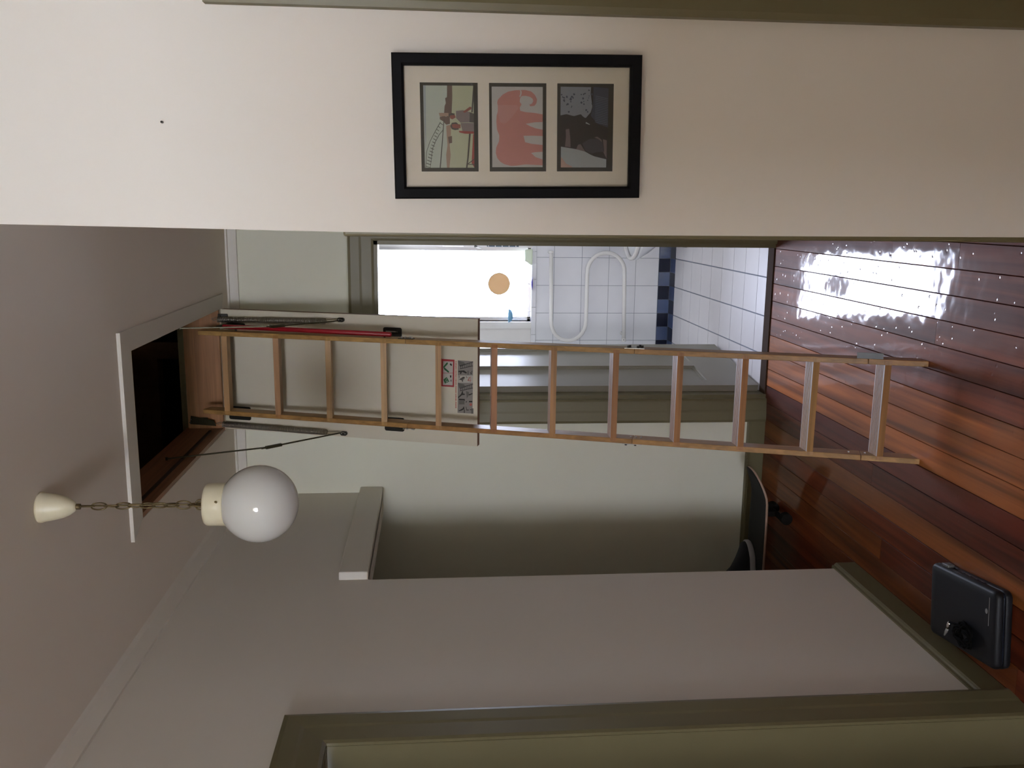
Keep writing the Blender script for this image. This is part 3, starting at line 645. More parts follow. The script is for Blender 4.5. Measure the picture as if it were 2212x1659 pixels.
polys += [(DK, [zq(640, 1085), zq(700, 1025), zq(725, 965), zq(742, 968), zq(740, 1010), zq(778, 1020), zq(775, 1040), zq(720, 1045), zq(650, 1105)]), (G2, [zq(800, 965), zq(860, 985), zq(850, 1060), zq(815, 1110)]), (DK, [zq(850, 1030), zq(928, 1005), zq(930, 1022), zq(862, 1052)]),
          (DK, [zq(650, 1115), zq(775, 1120), zq(778, 1165), zq(760, 1150), zq(665, 1148)]), (G2, quad(660, 1155, 770, 1230)), (DK, [zq(795, 1170), zq(825, 1165), zq(800, 1200)]), (DK, quad(860, 1160, 925, 1188)),
          (RD2, [zq(895+25*math.cos(a), 1233+28*math.sin(a)) for a in [math.pi*k/6 for k in range(12)]]),
          (DK, [zq(640, 1320), zq(660, 1350), zq(730, 1310), zq(762, 1265), zq(770, 1320), zq(720, 1350), zq(660, 1365)]), (DK, quad(760, 1330, 775, 1400)), (DK, [zq(795, 1275), zq(805, 1275), zq(820, 1335), zq(860, 1335), zq(860, 1348), zq(812, 1352)]), (G2, quad(905, 1310, 948, 1415)), (DK, quad(880, 1330, 915, 1345))]
printed('instruction_print', 'grey printed strip of ladder instruction pictures', polys, PANEL)
# brackets bolting the ladder to the panel
def round_plate(a, b, x0, x1, s0, s1, n0, n1, r, m, name='mounting_bracket', parent=LAD):
    bm = bmesh.new(); P = []
    for cx_, cs, st in ((x1-r, s1-r, 0), (x0+r, s1-r, 1), (x0+r, s0+r, 2), (x1-r, s0+r, 3)):
        for k_ in range(5): an = (st+k_/4)*math.pi/2; P.append(pp(cx_+r*math.cos(an), cs+r*math.sin(an), n0))
    prism(bm, P, PN*(n1-n0)); return fin(bm, name, m, parent)
for px0, py0, px1, py1 in ((828, 706, 868, 728), (488, 696, 530, 706), (832, 915, 874, 932), (496, 890, 543, 907)):
    xa, sa = pframe(px0, py0); xb, sb = pframe(px1, py1); x0, x1 = min(xa, xb), max(xa, xb); s0, s1 = min(sa, sb), max(sa, sb)
    if px0 in (828,): x0 -= .02
    if px0 in (832, 496): x1 += .03
    b = round_plate(0, 0, x0, x1, s0, s1, 0, .004, .008, BLACKM)
    xm = x0+.012 if px0 in (828, 488) else x1-.012
    side = 1 if px0 in (828, 488) else -1
    vs_bm = bmesh.new(); bx(vs_bm, xm-.002, xm+.002, .004, .086, s0+.004, s1-.004, M=MP); fin(vs_bm, 'bracket_web', BLACKM, b)
    if px0 == 828:
        vs_bm = bmesh.new(); bx(vs_bm, x1-.019, x1-.014, .004, .0065, s0+.022, s1-.012, .001, M=MP); fin(vs_bm, 'slot', STEEL, b)
        c = pp(x1-.0165, s0+.018, .004); cyl('bolt', c, c+PN*.004, .0052, BLACKM, b, 12); cyl('bolt', c+PN*.004, c+PN*.005, .0018, STEEL, b, 8)
# red handrail beside the right stile
a1 = on_plane(482, 713, LF0-LN*.03, LN); b1 = on_plane(846, 724, LF0-LN*.03, LN)
xr_ = LW/2+.016
sa, sb = (a1-LF0).dot(LA), (b1-LF0).dot(LA)
R0 = lp(xr_-.004, sb, -.030); R1 = lp(xr_+.001, sa, -.030)
bm = bmesh.new(); tube(bm, [R0, R0+LA*.004, R1-LA*.004, R1], [.004, .0095, .0095, .007], 12); hr = fin(bm, 'handrail', REDP, LAD, True)
for f in (.04, .92):
    c = R0.lerp(R1, f); cyl('rail_mount', c, c-LX*.016, .004, BLACKM, hr, 8)
# springs and folding arms
def spring(p, q, r, wire, turns, name='spring'):
    p, q = Vector(p), Vector(q); d = (q-p); L = d.length; t_ = d.normalized(); u = t_.orthogonal().normalized(); v = t_.cross(u); P = []
    n = turns*10
    for i in range(n+1): a = 2*math.pi*i/10; P.append(p+t_*(L*i/n)+(u*math.cos(a)+v*math.sin(a))*r)
    bm = bmesh.new(); tube(bm, P, wire, 5); s = fin(bm, name, SPRING, LAD, True)
    return s, t_
def pan_pt(px, py, n): return on_plane(px, py, PB+PN*n, PN)
for side, A_, B_, br in (('R', (470, 690), (703, 694), (737, 690)), ('L', (481, 916), (706, 934), (744, 935))):
    p, q = pan_pt(*A_, .018), pan_pt(*B_, .018)
    s, t_ = spring(p, q, .0112, .0021, 84)
    e = pan_pt(*br, .012)
    tubeo('spring_hook', [q, q+t_*.008+PX*.006, q.lerp(e, .6)+PX*.006, e], .0013, SPRING, s, 6); tubeo('spring_hook', [q-PX*.006, q+t_*.012-PX*.007, q.lerp(e, .55)-PX*.007, q.lerp(e, .7)], .0013, SPRING, s, 6)
    e0 = p-t_*.018-PX*.005; tubeo('spring_hook', [p, e0, e0-t_*.012+PX*.006, p-t_*.006+PX*.008], .0014, SPRING, s, 6)
    x_, s_ = pframe(*br); bkt = round_plate(0, 0, x_-.009, x_+.009, s_-.015, s_+.015, 0, .010, .008, BLACKM, 'arm_bracket')
    for ds in (-.008, .008): c = pp(x_, s_+ds, .010); cyl('bolt', c, c+PN*.002, .0025, STEEL, bkt, 8)
# left arm (olive steel, plainly visible) and right arm
for xa, pts in ((-.944, ((360, 991), (580, 966), (735, 935))), (-.440, ((388, 709), (590, 705), (730, 693)))):
    P = [at(*pts[0], 'x', xa), at(*pts[1], 'x', xa), pan_pt(*pts[2], .014)]
    def bar(name, a, b, hw, th):
        t_ = (b-a).normalized(); side = t_.cross(Vector((1, 0, 0))).normalized(); bm = bmesh.new()
        q = [a+side*hw, b+side*hw, b-side*hw, a-side*hw]; prism(bm, [v-Vector((th/2, 0, 0)) for v in q], (th, 0, 0)); return fin(bm, name, ARMM, LAD)
    up_ = bar('folding_arm', P[0], P[1], .0045, .004); lo = bar('folding_arm', P[1]+(P[1]-P[2]).normalized()*.03, P[2], .0045, .004)
    bm = bmesh.new(); t_ = (P[2]-P[1]).normalized(); side = t_.cross(Vector((1, 0, 0))).normalized()
    q = [P[1]-t_*.012+side*.007, P[1]+t_*.055+side*.007, P[1]+t_*.055-side*.007, P[1]-t_*.012-side*.007]; prism(bm, [v-Vector((.005, 0, 0)) for v in q], (.010, 0, 0)); fin(bm, 'arm_sleeve', ARMM, LAD)
    for c in P[:2]: cyl('pivot_bolt', c-Vector((.006, 0, 0)), c+Vector((.006, 0, 0)), .0048, ARMM, LAD, 10)
# hinge hardware at the top corners
for px, py, xs in ((482, 685, -.447), (440, 908, -.940)):
    c = pan_pt(px, py, .006); c.x = min(max(c.x, HX0+.026), HX1-.018); c.y = min(c.y, HY1-.010); h = box('panel_hinge', c.x-.014, c.x+.014, c.y-.004, c.y+.006, c.z-.02, c.z+.022, BLACKM if py < 700 else ARMM, LAD, .003)
    for dx_, dz_ in ((.006, .010), (-.007, -.008)): cyl('bolt', (c.x+dx_, c.y-.004, c.z+dz_), (c.x+dx_, c.y-.007, c.z+dz_), .003, CHROME, h, 8)
c0 = at(418, 906, 'y', HY1-.004); c0.x = max(c0.x, HX0+.034); c1 = pan_pt(462, 914, .012)
bm = bmesh.new(); prism(bm, [c0+Vector((-.020, 0, .014)), c0+Vector((.016, 0, .010)), c1+Vector((.012, 0, 0)), c1+Vector((-.012, 0, -.01))], (0, -.004, 0)); h = fin(bm, 'hinge_strap', ARMM, LAD)
for dx_, dz_ in ((-.012, .012), (.002, .008)): cyl('bolt', c0+Vector((dx_, -.004, dz_)), c0+Vector((dx_, -.010, dz_)), .0035, CHROME, h, 8)
# ------------------------------------------------------------------ picture on the right wall
FC = Vector((.1458, YP, 1.4662)); FA = math.radians(.95)
PIC = empty('picture_frame', (FC.x, YP, 1.245), 'black picture frame with cream mount and three small photos', 'picture')
def fl(x, z, y): # local frame coordinates (x right, z up from centre, y distance off the wall)
    return Vector((FC.x + x*math.cos(FA) - z*math.sin(FA), YP-y, FC.z + x*math.sin(FA) + z*math.cos(FA)))
FW, FH, FB = .1243, .2216, .0205
bm = bmesh.new(); prof = [(0, .001), (0, .022), (.002, .024), (FB-.004, .024), (FB, .021), (FB, .012), (FB-.006, .012), (FB-.006, .001)]
rings = []
for sx, sz in ((-1, -1), (1, -1), (1, 1), (-1, 1)): rings.append([bm.verts.new(fl(sx*(FW-d), sz*(FH-d), y)) for d, y in prof])
for i in range(4):
    A, B = rings[i], rings[(i+1) % 4]
    for k_ in range(len(prof)): bm.faces.new((A[k_], A[(k_+1) % len(prof)], B[(k_+1) % len(prof)], B[k_]))
fin(bm, 'frame', FRAMEB, PIC)
def fbox(name, x0, x1, z0, z1, y0, y1, m, parent):
    bm = bmesh.new(); prism(bm, [fl(x0, z0, y0), fl(x1, z0, y0), fl(x1, z1, y0), fl(x0, z1, y0)], (0, -(y1-y0), 0)); return fin(bm, name, m, parent)
wins = [(-.0765, .0765, .0712, .1735), (-.0765, .0765, -.0515, .0510), (-.0765, .0765, -.1735, -.0712)]
bm = bmesh.new()                                                   # mount with three openings
zz = [-FH+.016, -.1735, -.0712, -.0515, .0510, .0712, .1735, FH-.016]
def fq(x0, x1, z0, z1, y): 
    f = bm.faces.new([bm.verts.new(fl(*p, y)) for p in ((x0, z0), (x1, z0), (x1, z1), (x0, z1))])
for i in range(7):
    if i % 2 == 0: fq(-FW+.016, FW-.016, zz[i], zz[i+1], .0095)
    else: fq(-FW+.016, -.0765, zz[i], zz[i+1], .0095); fq(.0765, FW-.016, zz[i], zz[i+1], .0095)
fin(bm, 'mount', MATB, PIC)
fbox('backing', -FW+.012, FW-.012, -FH+.012, FH-.012, .001, .003, MATB, PIC)
fbox('glass_pane', -FW+.014, FW-.014, -FH+.014, FH-.014, .0115, .0125, PGLASS, PIC)
BORD = flat('photo_border_black', (.022, .020, .012))
def photo(idx, label, bgm, polys, b=.0065):
    x0, x1, z0, z1 = wins[idx]
    bm = bmesh.new(); mats = [BORD, bgm]
    def face(P, y, m):
        if m not in mats: mats.append(m)
        q = [fl(*p, y) for p in P]; vs = [bm.verts.new(v) for v in q]
        for tr in tessellate_polygon([q]):
            try:
                f = bm.faces.new([vs[k] for k in tr]); f.normal_update(); f.material_index = mats.index(m)
                if f.normal.y > 0: f.normal_flip()
            except ValueError: pass
    face([(x0-.001, z0-.001), (x1+.001, z0-.001), (x1+.001, z1+.001), (x0-.001, z1+.001)], .0090, BORD)
    bl, br, bt, bb = b
    ix0, ix1, iz0, iz1 = x0+bl, x1-br, z0+bb, z1-bt
    face([(ix0, iz0), (ix1, iz0), (ix1, iz1), (ix0, iz1)], .0092, bgm)
    for i, (m, P) in enumerate(polys):
        P = [(max(ix0, min(ix1, ix0+s*(ix1-ix0))), max(iz0, min(iz1, iz1-t*(iz1-iz0)))) for s, t in P]
        face(P, .0093+.00006*i/max(1, len(polys)/8), m)
    me = bpy.data.meshes.new('photo'); bm.to_mesh(me); bm.free(); o = link(me, 'photo', mats, PIC); o['label'] = label
def mp(fx0, fx1, fy0, fy1): return lambda x, y: ((fy1-y)/(fy1-fy0), (x-fx0)/(fx1-fx0))
# 1: harbour view
q = mp(245, 1045, 165, 1455)
def Q(*p): return [q(p[i], p[i+1]) for i in range(0, len(p), 2)]
SKY = flat('photo_sky', (.42, .46, .38)); WAT = flat('photo_water', (.42, .44, .29)); LAND = flat('photo_land', (.13, .08, .06)); LAND2 = flat('photo_land_light', (.33, .22, .15)); IRON = flat('photo_bridge', (.07, .06, .05)); SKIN = flat('photo_skin', (.24, .07, .045)); SHIRT = flat('photo_shirt', (.20, .16, .15)); REDJ = flat('photo_red', (.30, .045, .03)); STRP = flat('photo_pale_strip', (.30, .33, .33))
P1 = [(WAT, Q(680, 165, 1045, 165, 1045, 1455, 640, 1455)), (STRP, Q(245, 165, 285, 165, 275, 1000, 260, 1200)), (LAND, Q(625, 165, 705, 165, 705, 350, 690, 590, 640, 690, 570, 590, 580, 480, 600, 440, 590, 360, 620, 345)),
      (LAND2, Q(600, 790, 680, 770, 670, 960, 650, 1100, 665, 1250, 640, 1455, 600, 1455, 590, 1250, 615, 1100, 605, 950)), (LAND, Q(625, 965, 690, 950, 690, 1060, 640, 1070)), (LAND2, Q(485, 590, 640, 590, 640, 640, 500, 645)), (LAND, Q(500, 650, 570, 640, 660, 660, 660, 760, 600, 775, 550, 720, 500, 690)),
      (IRON, Q(560, 690, 572, 690, 540, 1050, 500, 1455, 482, 1455, 525, 1050)),
      (IRON, Q(505, 730, 512, 738, 438, 862, 338, 1042, 280, 1200, 262, 1455, 254, 1455, 272, 1200, 330, 1040, 430, 856)),
      (IRON, Q(548, 850, 555, 856, 488, 935, 427, 1042, 377, 1152, 335, 1455, 328, 1455, 369, 1150, 419, 1038, 480, 930))]
for i in range(15):
    f = i/14; ya = 745+f*680; xa = 505-(f**.75)*250; xb = min(555, 548-(f**.62)*215)
    P1.append((IRON, Q(xa, ya, xa, ya+12, xb, ya+37, xb, ya+25)))
P1 += [(SHIRT, Q(760, 560, 870, 545, 980, 575, 985, 735, 830, 740, 760, 670)), (SKIN, Q(870, 570, 985, 490, 1010, 500, 1005, 530, 900, 590)), (IRON, Q(640, 620, 690, 590, 740, 600, 735, 625, 690, 625, 660, 660)), (SKIN, Q(660, 630, 740, 620, 755, 660, 700, 690, 665, 675)), (IRON, Q(980, 575, 1045, 600, 1045, 740, 975, 735)),
       (SHIRT, Q(830, 745, 1050, 745, 1050, 880, 860, 880)), (REDJ, Q(800, 870, 1050, 880, 1050, 915, 900, 915, 810, 895)), (IRON, Q(665, 800, 690, 745, 760, 735, 800, 770, 800, 850, 740, 860, 690, 845)), (SKIN, Q(690, 770, 730, 762, 830, 770, 830, 830, 740, 830, 700, 820)),
       (REDJ, Q(1030, 920, 1045, 920, 1045, 1455, 1000, 1380)), (IRON, Q(1040, 165, 1045, 165, 1045, 400, 1028, 580, 1005, 580)), (IRON, Q(965, 915, 992, 915, 955, 1300, 932, 1455, 908, 1455, 930, 1300)), (IRON, Q(1045, 1310, 1045, 1325, 945, 1400, 935, 1390)), (IRON, Q(1045, 1395, 1045, 1410, 940, 1405, 940, 1395))]
photo(0, 'photo of two people at a harbour railing with an arch bridge', SKY, P1, (.0066, .0050, .0060, .0075))
# 2: pink elephant
q = mp(170, 975, 185, 1455)
PK = flat('photo_pink', (.46, .20, .165)); PKL = flat('photo_pink_light', (.47, .235, .20)); PAPER = flat('photo_paper', (.46, .45, .43))
E_ = Q(265, 480, 255, 440, 265, 390, 340, 310, 430, 260, 550, 238, 700, 235, 790, 255, 850, 310, 885, 380, 875, 440, 845, 480, 780, 490, 760, 465, 800, 450, 825, 410, 815, 370, 770, 340, 700, 325, 640, 330, 615, 370, 610, 420, 640, 460, 610, 510, 620, 560, 700, 580, 840, 592, 975, 615, 975, 735, 840, 740, 705, 765, 770, 800, 860, 835, 975, 857, 975, 957, 800, 952, 670, 955, 695, 1055, 800, 1082, 975, 1100, 975, 1208, 850, 1215, 790, 1228, 860, 1292, 975, 1332, 975, 1425, 840, 1418, 700, 1410, 560, 1430, 470, 1435, 370, 1410, 300, 1370, 250, 1310, 228, 1230, 235, 1140, 280, 1040, 285, 950, 250, 860, 240, 740, 245, 640, 265, 570)
photo(1, 'photo print of a pink elephant silhouette on pale paper', PAPER, [(PK, E_), (PKL, Q(270, 470, 560, 470, 600, 510, 520, 620, 440, 710, 380, 760, 300, 740, 270, 600)), (PAPER, Q(600, 205, 640, 255, 642, 290, 620, 345, 603, 340, 622, 290, 618, 250))], (.0075, .0062, .0046, .0064))
# 3: dark photo
q = mp(235, 1000, 195, 1460)
DRK = flat('photo_dark', (.016, .010, .011)); CLO = flat('photo_cloth', (.23, .25, .29)); DOT = flat('photo_blue_dot', (.045, .055, .09)); STR = flat('photo_blue_cloth', (.035, .045, .075)); STR2 = flat('photo_blue_stripe', (.10, .13, .19)); PALE = flat('photo_pale', (.33, .36, .37)); PEACH = flat('photo_peach', (.42, .28, .22)); MAU = flat('photo_mauve', (.15, .105, .11)); SLA = flat('photo_slate', (.04, .038, .05))
P3 = [(CLO, Q(235, 195, 720, 200, 715, 300, 745, 500, 720, 590, 640, 680, 600, 660, 560, 620, 450, 650, 330, 620, 235, 640)), (STR, Q(760, 195, 1000, 215, 1000, 830, 900, 790, 830, 770, 720, 640, 755, 500))]
for i in range(16): y = 330+i*27; P3.append((STR2, Q(790, y, 995, y+45, 995, y+53, 790, y+9)))
for i in range(34):
    a, b = random.uniform(250, 690), random.uniform(210, 600); s = random.uniform(8, 22)
    if i < 12: a, b = random.uniform(560, 740), random.uniform(290, 470)
    elif i < 22: a, b = random.uniform(245, 450), random.uniform(330, 480)
    P3.append((DOT, [q(a+s*math.cos(k)*random.uniform(.7, 1.2), b+s*math.sin(k)*random.uniform(.7, 1.2)) for k in (0, 1, 2, 3, 4, 5)]))
P3 += [(MAU, Q(320, 860, 375, 850, 395, 1000, 400, 1140, 310, 1130, 325, 980)), (MAU, Q(500, 1150, 520, 1100, 560, 1090, 620, 1180, 640, 1215, 490, 1170)), (SLA, Q(590, 1080, 700, 1010, 860, 1010, 910, 1060, 945, 1210, 840, 1215, 740, 1240, 640, 1190)), (MAU, Q(920, 1010, 985, 1030, 985, 1320, 930, 1215, 945, 1205)), (MAU, Q(780, 985, 830, 970, 900, 1020, 910, 1060, 850, 1010)),
       (PALE, Q(245, 1130, 490, 1170, 640, 1210, 720, 1255, 790, 1285, 980, 1330, 980, 1460, 245, 1460)), (PEACH, Q(245, 1290, 280, 1330, 330, 1400, 420, 1440, 430, 1460, 245, 1460)), (PALE, Q(645, 740, 712, 780, 700, 785, 640, 765))]
photo(2, 'dark photo of an animal face beside patterned cloth', DRK, P3, (.0070, .0055, .0060, .0095))
# nail and corner chip
c = at(351, 264, 'y', YP); o = cyl('wall_nail', (c.x, YP, c.z), (c.x, YP-.006, c.z), .0022, BLACKM, None, 8); rebase(o, (c.x, YP, c.z)); tag(o, 'tiny dark nail in the bare white wall above picture frame', 'nail')
# ------------------------------------------------------------------ pendant lamp
GX, GY, GZ = -.698, 2.085, 2.036
PEN = empty('pendant_lamp', (GX, GY, GZ-.1), 'white opal globe pendant lamp hanging on a brass chain', 'lamp')
R = .0925
prof = [(0, -R)] + [(R*math.sin(a), -R*math.cos(a)) for a in [math.pi*k/24 for k in range(1, 21)]] + [(.044, R*.92), (.044, R*.98)]
latheo('globe', prof, (GX, GY, GZ), OPAL, PEN, 48)
g = latheo('gallery', [(.0, .128), (.018, .128), (.047, .125), (.0505, .119), (.0515, .080), (.0500, .078), (.0475, .079), (.0465, .115), (0, .118)], (GX, GY, GZ), CREAM, PEN, 40)
for a in (-1.15, .9, 2.9): cyl('thumb_screw', (GX+.049*math.cos(a), GY+.049*math.sin(a), GZ+.090), (GX+.058*math.cos(a), GY+.058*math.sin(a), GZ+.090), .0028, BRASS, g, 8)
latheo('ceiling_rose', [(0, 0), (.0365, 0), (.0365, -.005), (.0345, -.008), (.031, -.030), (.026, -.052), (.020, -.066), (.013, -.076), (.007, -.081), (0, -.081)], (GX, GY, H), CREAM, PEN, 40)
zt = H-.078; zb = GZ+.128
cyl('cord', (GX+.0015, GY, zt+.002), (GX+.001, GY, zb), .0022, BRASS, PEN, 6)
latheo('cord_nut', [(0, .006), (.007, .004), (.007, -.012), (0, -.014)], (GX, GY, zt), BRASS, PEN, 12)
n_l = 10; LL = (zt-zb-.02)/(n_l*.80); zc = zt-.012-LL*.42
for i in range(n_l):
    P = []; rx = .0082 if i < n_l-2 else .011
    for k_ in range(24):
        a = 2*math.pi*k_/24; P.append((rx*math.copysign(abs(math.cos(a))**.8, math.cos(a)), LL/2*math.sin(a)))
    an = (0.45 if i % 2 else 1.85)+i*.13
    tubeo('chain_link', [(GX+u*math.cos(an), GY+u*math.sin(an), zc+w_) for u, w_ in P], .0019, BRASS, PEN, 6, True)
    zc -= LL*.80
for an, dz in ((.3, .010), (1.5, .014), (2.4, .008)):
    tubeo('chain_link', [(GX+.012*math.cos(a)*math.cos(an), GY+.012*math.cos(a)*math.sin(an), zb+dz+.012*math.sin(a)) for a in [2*math.pi*k_/20 for k_ in range(20)]], .0019, BRASS, PEN, 6, True)
# ------------------------------------------------------------------ skateboard
SK = empty('skateboard', (-1.54, 3.805, 0), 'black grip-taped skateboard on the floor along the far baseboard', 'skateboard')
def deck(bm, z0, z1, inset=0):
    L, Wd = .40, .100-inset; P = []; n = 64
    for i in range(n):
        a = 2*math.pi*i/n; ca, sa_ = math.cos(a), math.sin(a)
        e = 2/5.0; x = L*math.copysign(abs(ca)**(2/3.2), ca); y = Wd*math.copysign(abs(sa_)**(2/3.2), sa_)
        P.append((x, y))
    kick = lambda x: .055*max(0, (abs(x)-.26)/.14)**1.4
    top = []; bot = []
    rings = []
    for f in (1, .9, .8, .7, .6, .3, .05):
        rings.append([(x*f if abs(x) < .2 else x*f, y*f) for x, y in P])
    def surf(z, flip):
        R_ = [[bm.verts.new((-1.54+x, 3.805+y, z+kick(x)+.10*0)) for x, y in r] for r in rings]
        for A, B in zip(R_, R_[1:]):
            for k_ in range(n): bm.faces.new((A[k_], A[(k_+1) % n], B[(k_+1) % n], B[k_]))
        bm.faces.new(R_[-1]); return R_[0]
    A = surf(z1, 0); B = surf(z0, 1)
    for k_ in range(n): bm.faces.new((A[k_], B[k_], B[(k_+1) % n], A[(k_+1) % n]))
bm = bmesh.new(); deck(bm, .118, .1285); dk = fin(bm, 'deck', PLY, SK, True)
bm = bmesh.new(); deck(bm, .1286, .1300, .0012); fin(bm, 'grip_tape', GRIP, SK, True)
for xt in (-1.54-.18, -1.54+.18):
    bm = bmesh.new(); bx(bm, xt-.03, xt+.03, 3.78, 3.83, .106, .118); bx(bm, xt-.012, xt+.012, 3.735, 3.875, .035, .052, .004); bx(bm, xt-.012, xt+.012, 3.79, 3.82, .05, .108)
    tr = fin(bm, 'truck', WHEEL, SK)
    for yy in (3.712, 3.868): cyl('wheel', (xt, yy, .0265), (xt, yy+.03, .0265), .0265, WHEEL, tr, 20)
# ------------------------------------------------------------------ sneaker on the board
SH = empty('sneaker', (-1.64, 3.82, .131), 'dark canvas sneaker with pale sole resting on the left end of skateboard', 'shoe')
def shoe_ring(x, z, y, hw, hh, seg=14): return [Vector((x, y+hw*math.cos(2*math.pi*k/seg), z+hh*math.sin(2*math.pi*k/seg))) for k in range(seg)]
SM = Matrix.Translation((-1.64, 3.82, .1312)) @ Matrix.Rotation(math.radians(14), 4, 'Z')
# sole outline
def outline(s):
    pts = []
    for i in range(28):
        a = 2*math.pi*i/28; x = .138*math.cos(a); w = .047+(.006*math.cos(a+.4)); y = w*math.copysign(abs(math.sin(a))**.75, math.sin(a))
        pts.append(Vector((x*s, y*s, 0)))
    return pts
def shoe_z(x): return .010*max(0, (x-.06)/.08)**1.5
bm = bmesh.new(); R_ = []
for z, s in ((0, .97), (.006, 1.0), (.022, 1.0), (.026, .97)):
    R_.append([bm.verts.new(SM @ (p+Vector((0, 0, z+shoe_z(p.x))))) for p in outline(s)])
for A, B in zip(R_, R_[1:]):
    for k_ in range(28): bm.faces.new((A[k_], A[(k_+1) % 28], B[(k_+1) % 28], B[k_]))
bm.faces.new(R_[0][::-1]); bm.faces.new(R_[-1]); fin(bm, 'sole', SHOES, SH, True)
bm = bmesh.new(); R_ = []
for h, s, back in ((.024, .965, 0), (.045, .93, -.002), (.068, .80, -.012), (.092, .66, -.028), (.120, .52, -.052), (.145, .46, -.064), (.140, .38, -.064), (.080, .36, -.062)):
    ring = []
    for p in outline(s):
        hh = h
        if p.x > .02 and h > .04: hh = h-(h-.04)*min(1, (p.x-.02)/.10)*.6
        ring.append(bm.verts.new(SM @ Vector((p.x+back, p.y*(.96 if h < .06 else 1.12), hh+shoe_z(p.x)*.8))))
    R_.append(ring)
for A, B in zip(R_, R_[1:]):
    for k_ in range(28): bm.faces.new((A[k_], A[(k_+1) % 28], B[(k_+1) % 28], B[k_]))
bm.faces.new(R_[-1]); bm.faces.new(R_[0][::-1]); fin(bm, 'upper', SHOEF, SH, True)
for i in range(5):
    x = .045-.018*i; z = .070+.013*i
    tubeo('lace', [SM @ Vector((x, -.024, z-.004)), SM @ Vector((x+.004, 0, z+.008)), SM @ Vector((x, .024, z-.004))], .0022, SHOEF, SH, 6)
tubeo('lace', [SM @ Vector((-.03, 0, .125)), SM @ Vector((-.01, -.02, .155)), SM @ Vector((-.03, -.035, .145)), SM @ Vector((-.035, -.01, .128)), SM @ Vector((-.05, .02, .165)), SM @ Vector((-.08, .03, .155))], .0022, SHOEF, SH, 6)
# ------------------------------------------------------------------ flat black case by the left wall
CZ = .052
A_, B_, D_, C_ = (at(*p, 'z', CZ) for p in ((2011.6, 1210), (2006, 1359), (2148, 1456.7), (2153.6, 1283)))
cc = (A_+B_+C_+D_)/4; ex = ((A_-B_)+(C_-D_)).normalized(); ey = Vector((-ex.y, ex.x, 0)); wx = ((A_-B_).length+(C_-D_).length)/4; wy = abs(((A_-C_)+(B_-D_)).dot(ey))/4
CS = empty('flat_case', (cc.x, cc.y, 0), 'flat black plastic case lying on floor against the left baseboard', 'case')
def crr(z, inset, r, seg=6):
    P = []
    for sx, sy2, st in ((1, 1, 0), (-1, 1, 1), (-1, -1, 2), (1, -1, 3)):
        for k_ in range(seg+1):
            an = (st+k_/seg)*math.pi/2; px = sx*(wx-inset-r)+r*math.cos(an); py = sy2*(wy-inset-r)+r*math.sin(an)
            P.append(Vector((cc.x, cc.y, z))+ex*px+ey*py)
    return P
def stack(name, prof, m):
    bm = bmesh.new(); R_ = [[bm.verts.new(p) for p in crr(z, i, r)] for z, i, r in prof]
    for A, B in zip(R_, R_[1:]):
        for k_ in range(len(A)): bm.faces.new((A[k_], A[(k_+1) % len(A)], B[(k_+1) % len(A)], B[k_]))
    bm.faces.new(R_[0][::-1]); bm.faces.new(R_[-1]); return fin(bm, name, m, CS, True)
stack('base', [(.001, .006, .016), (.006, .001, .02), (.022, 0, .02), (.024, .002, .02)], CASEB)
stack('seam', [(.0245, .004, .018), (.0285, .004, .018)], CASEL)
stack('lid', [(.029, .002, .02), (.031, 0, .02), (.043, .001, .02), (.049, .004, .018), (CZ, .010, .014), (CZ, .03, .01)], CASEB)
def cpt(px, py, z=CZ+.0004): v = at(px, py, 'z', z); return v
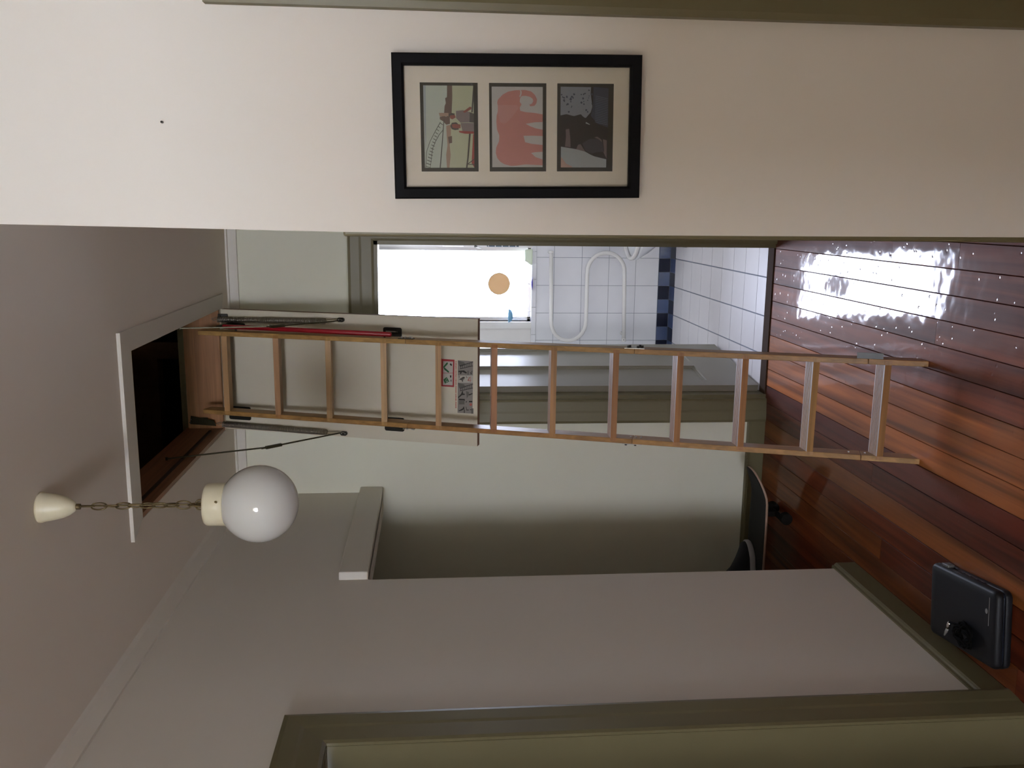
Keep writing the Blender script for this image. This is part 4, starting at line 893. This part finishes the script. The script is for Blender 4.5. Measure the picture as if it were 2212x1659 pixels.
bm = bmesh.new(); ce = cpt(2131, 1320); prism(bm, [ce+ex*(.0075*math.cos(a))+ey*(.0055*math.sin(a)) for a in [2*math.pi*k_/20 for k_ in range(20)]], (0, 0, .0006)); bg_ = fin(bm, 'badge', SILV, CS); bg_['label'] = 'small round silver badge'
l0, l1 = cpt(2138, 1291), cpt(2135, 1352); side = (l1-l0).cross(Vector((0, 0, 1))).normalized()*.0008
bm = bmesh.new(); prism(bm, [l0+side, l1+side, l1-side, l0-side], (0, 0, .0005)); fin(bm, 'accent_line', SILV, CS)
lc = Vector((cc.x, cc.y, .030))+ex*(wx+.003)+ey*(wy*.62)
bm = bmesh.new(); Mx = Matrix.Translation(lc) @ Matrix.Rotation(math.atan2(ex.y, ex.x), 4, 'Z'); bx(bm, -.004, .006, -.016, .016, -.010, .014, .003, Mx); fin(bm, 'latch', mat('dull_grey_latch', (.10, .10, .10), .5), CS)
for f in (-.35, -.15, .05, .25):
    bm = bmesh.new(); Mx = Matrix.Translation(Vector((cc.x, cc.y, .026))+ex*(wx-.003)+ey*(wy*f)) @ Matrix.Rotation(math.atan2(ex.y, ex.x), 4, 'Z'); bx(bm, -.002, .0035, -.014, .014, -.002, .003, .0008, Mx); fin(bm, 'side_port', CASEL, CS)
# cord bundle on the case
k0 = at(2085, 1372, 'z', CZ+.01)
CB = empty('cord_bundle', (k0.x, k0.y, CZ), 'black cord bundle with a shiny metal plug on top of flat case', 'cord')
pts = []
for i in range(90):
    a = i*.42; r = .026+.012*math.sin(i*.9); pts.append((k0.x+r*math.cos(a), k0.y+1.15*r*math.sin(a), CZ+.004+.0085*abs(math.sin(i*.37))+.012*(i/90)))
tubeo('coil', pts, .0036, CORDB, CB, 7)
p0 = at(2047, 1357, 'z', CZ+.012); p1 = at(2051, 1344, 'z', CZ+.014)
tubeo('plug', [p0, p0.lerp(p1, .5), p1], [.0045, .006, .005], CHROME, CB, 12)
p2 = at(2040, 1372, 'z', CZ+.008); tubeo('plug_collar', [p0+(p0-p1)*.05, p0.lerp(p2, .5), p2], [.004, .0045, .002], SILV, CB, 8)
tubeo('lead', [p1, p1.lerp(Vector(pts[0]), .5)+Vector((0, 0, .006)), Vector(pts[0])], .0034, CORDB, CB, 7)
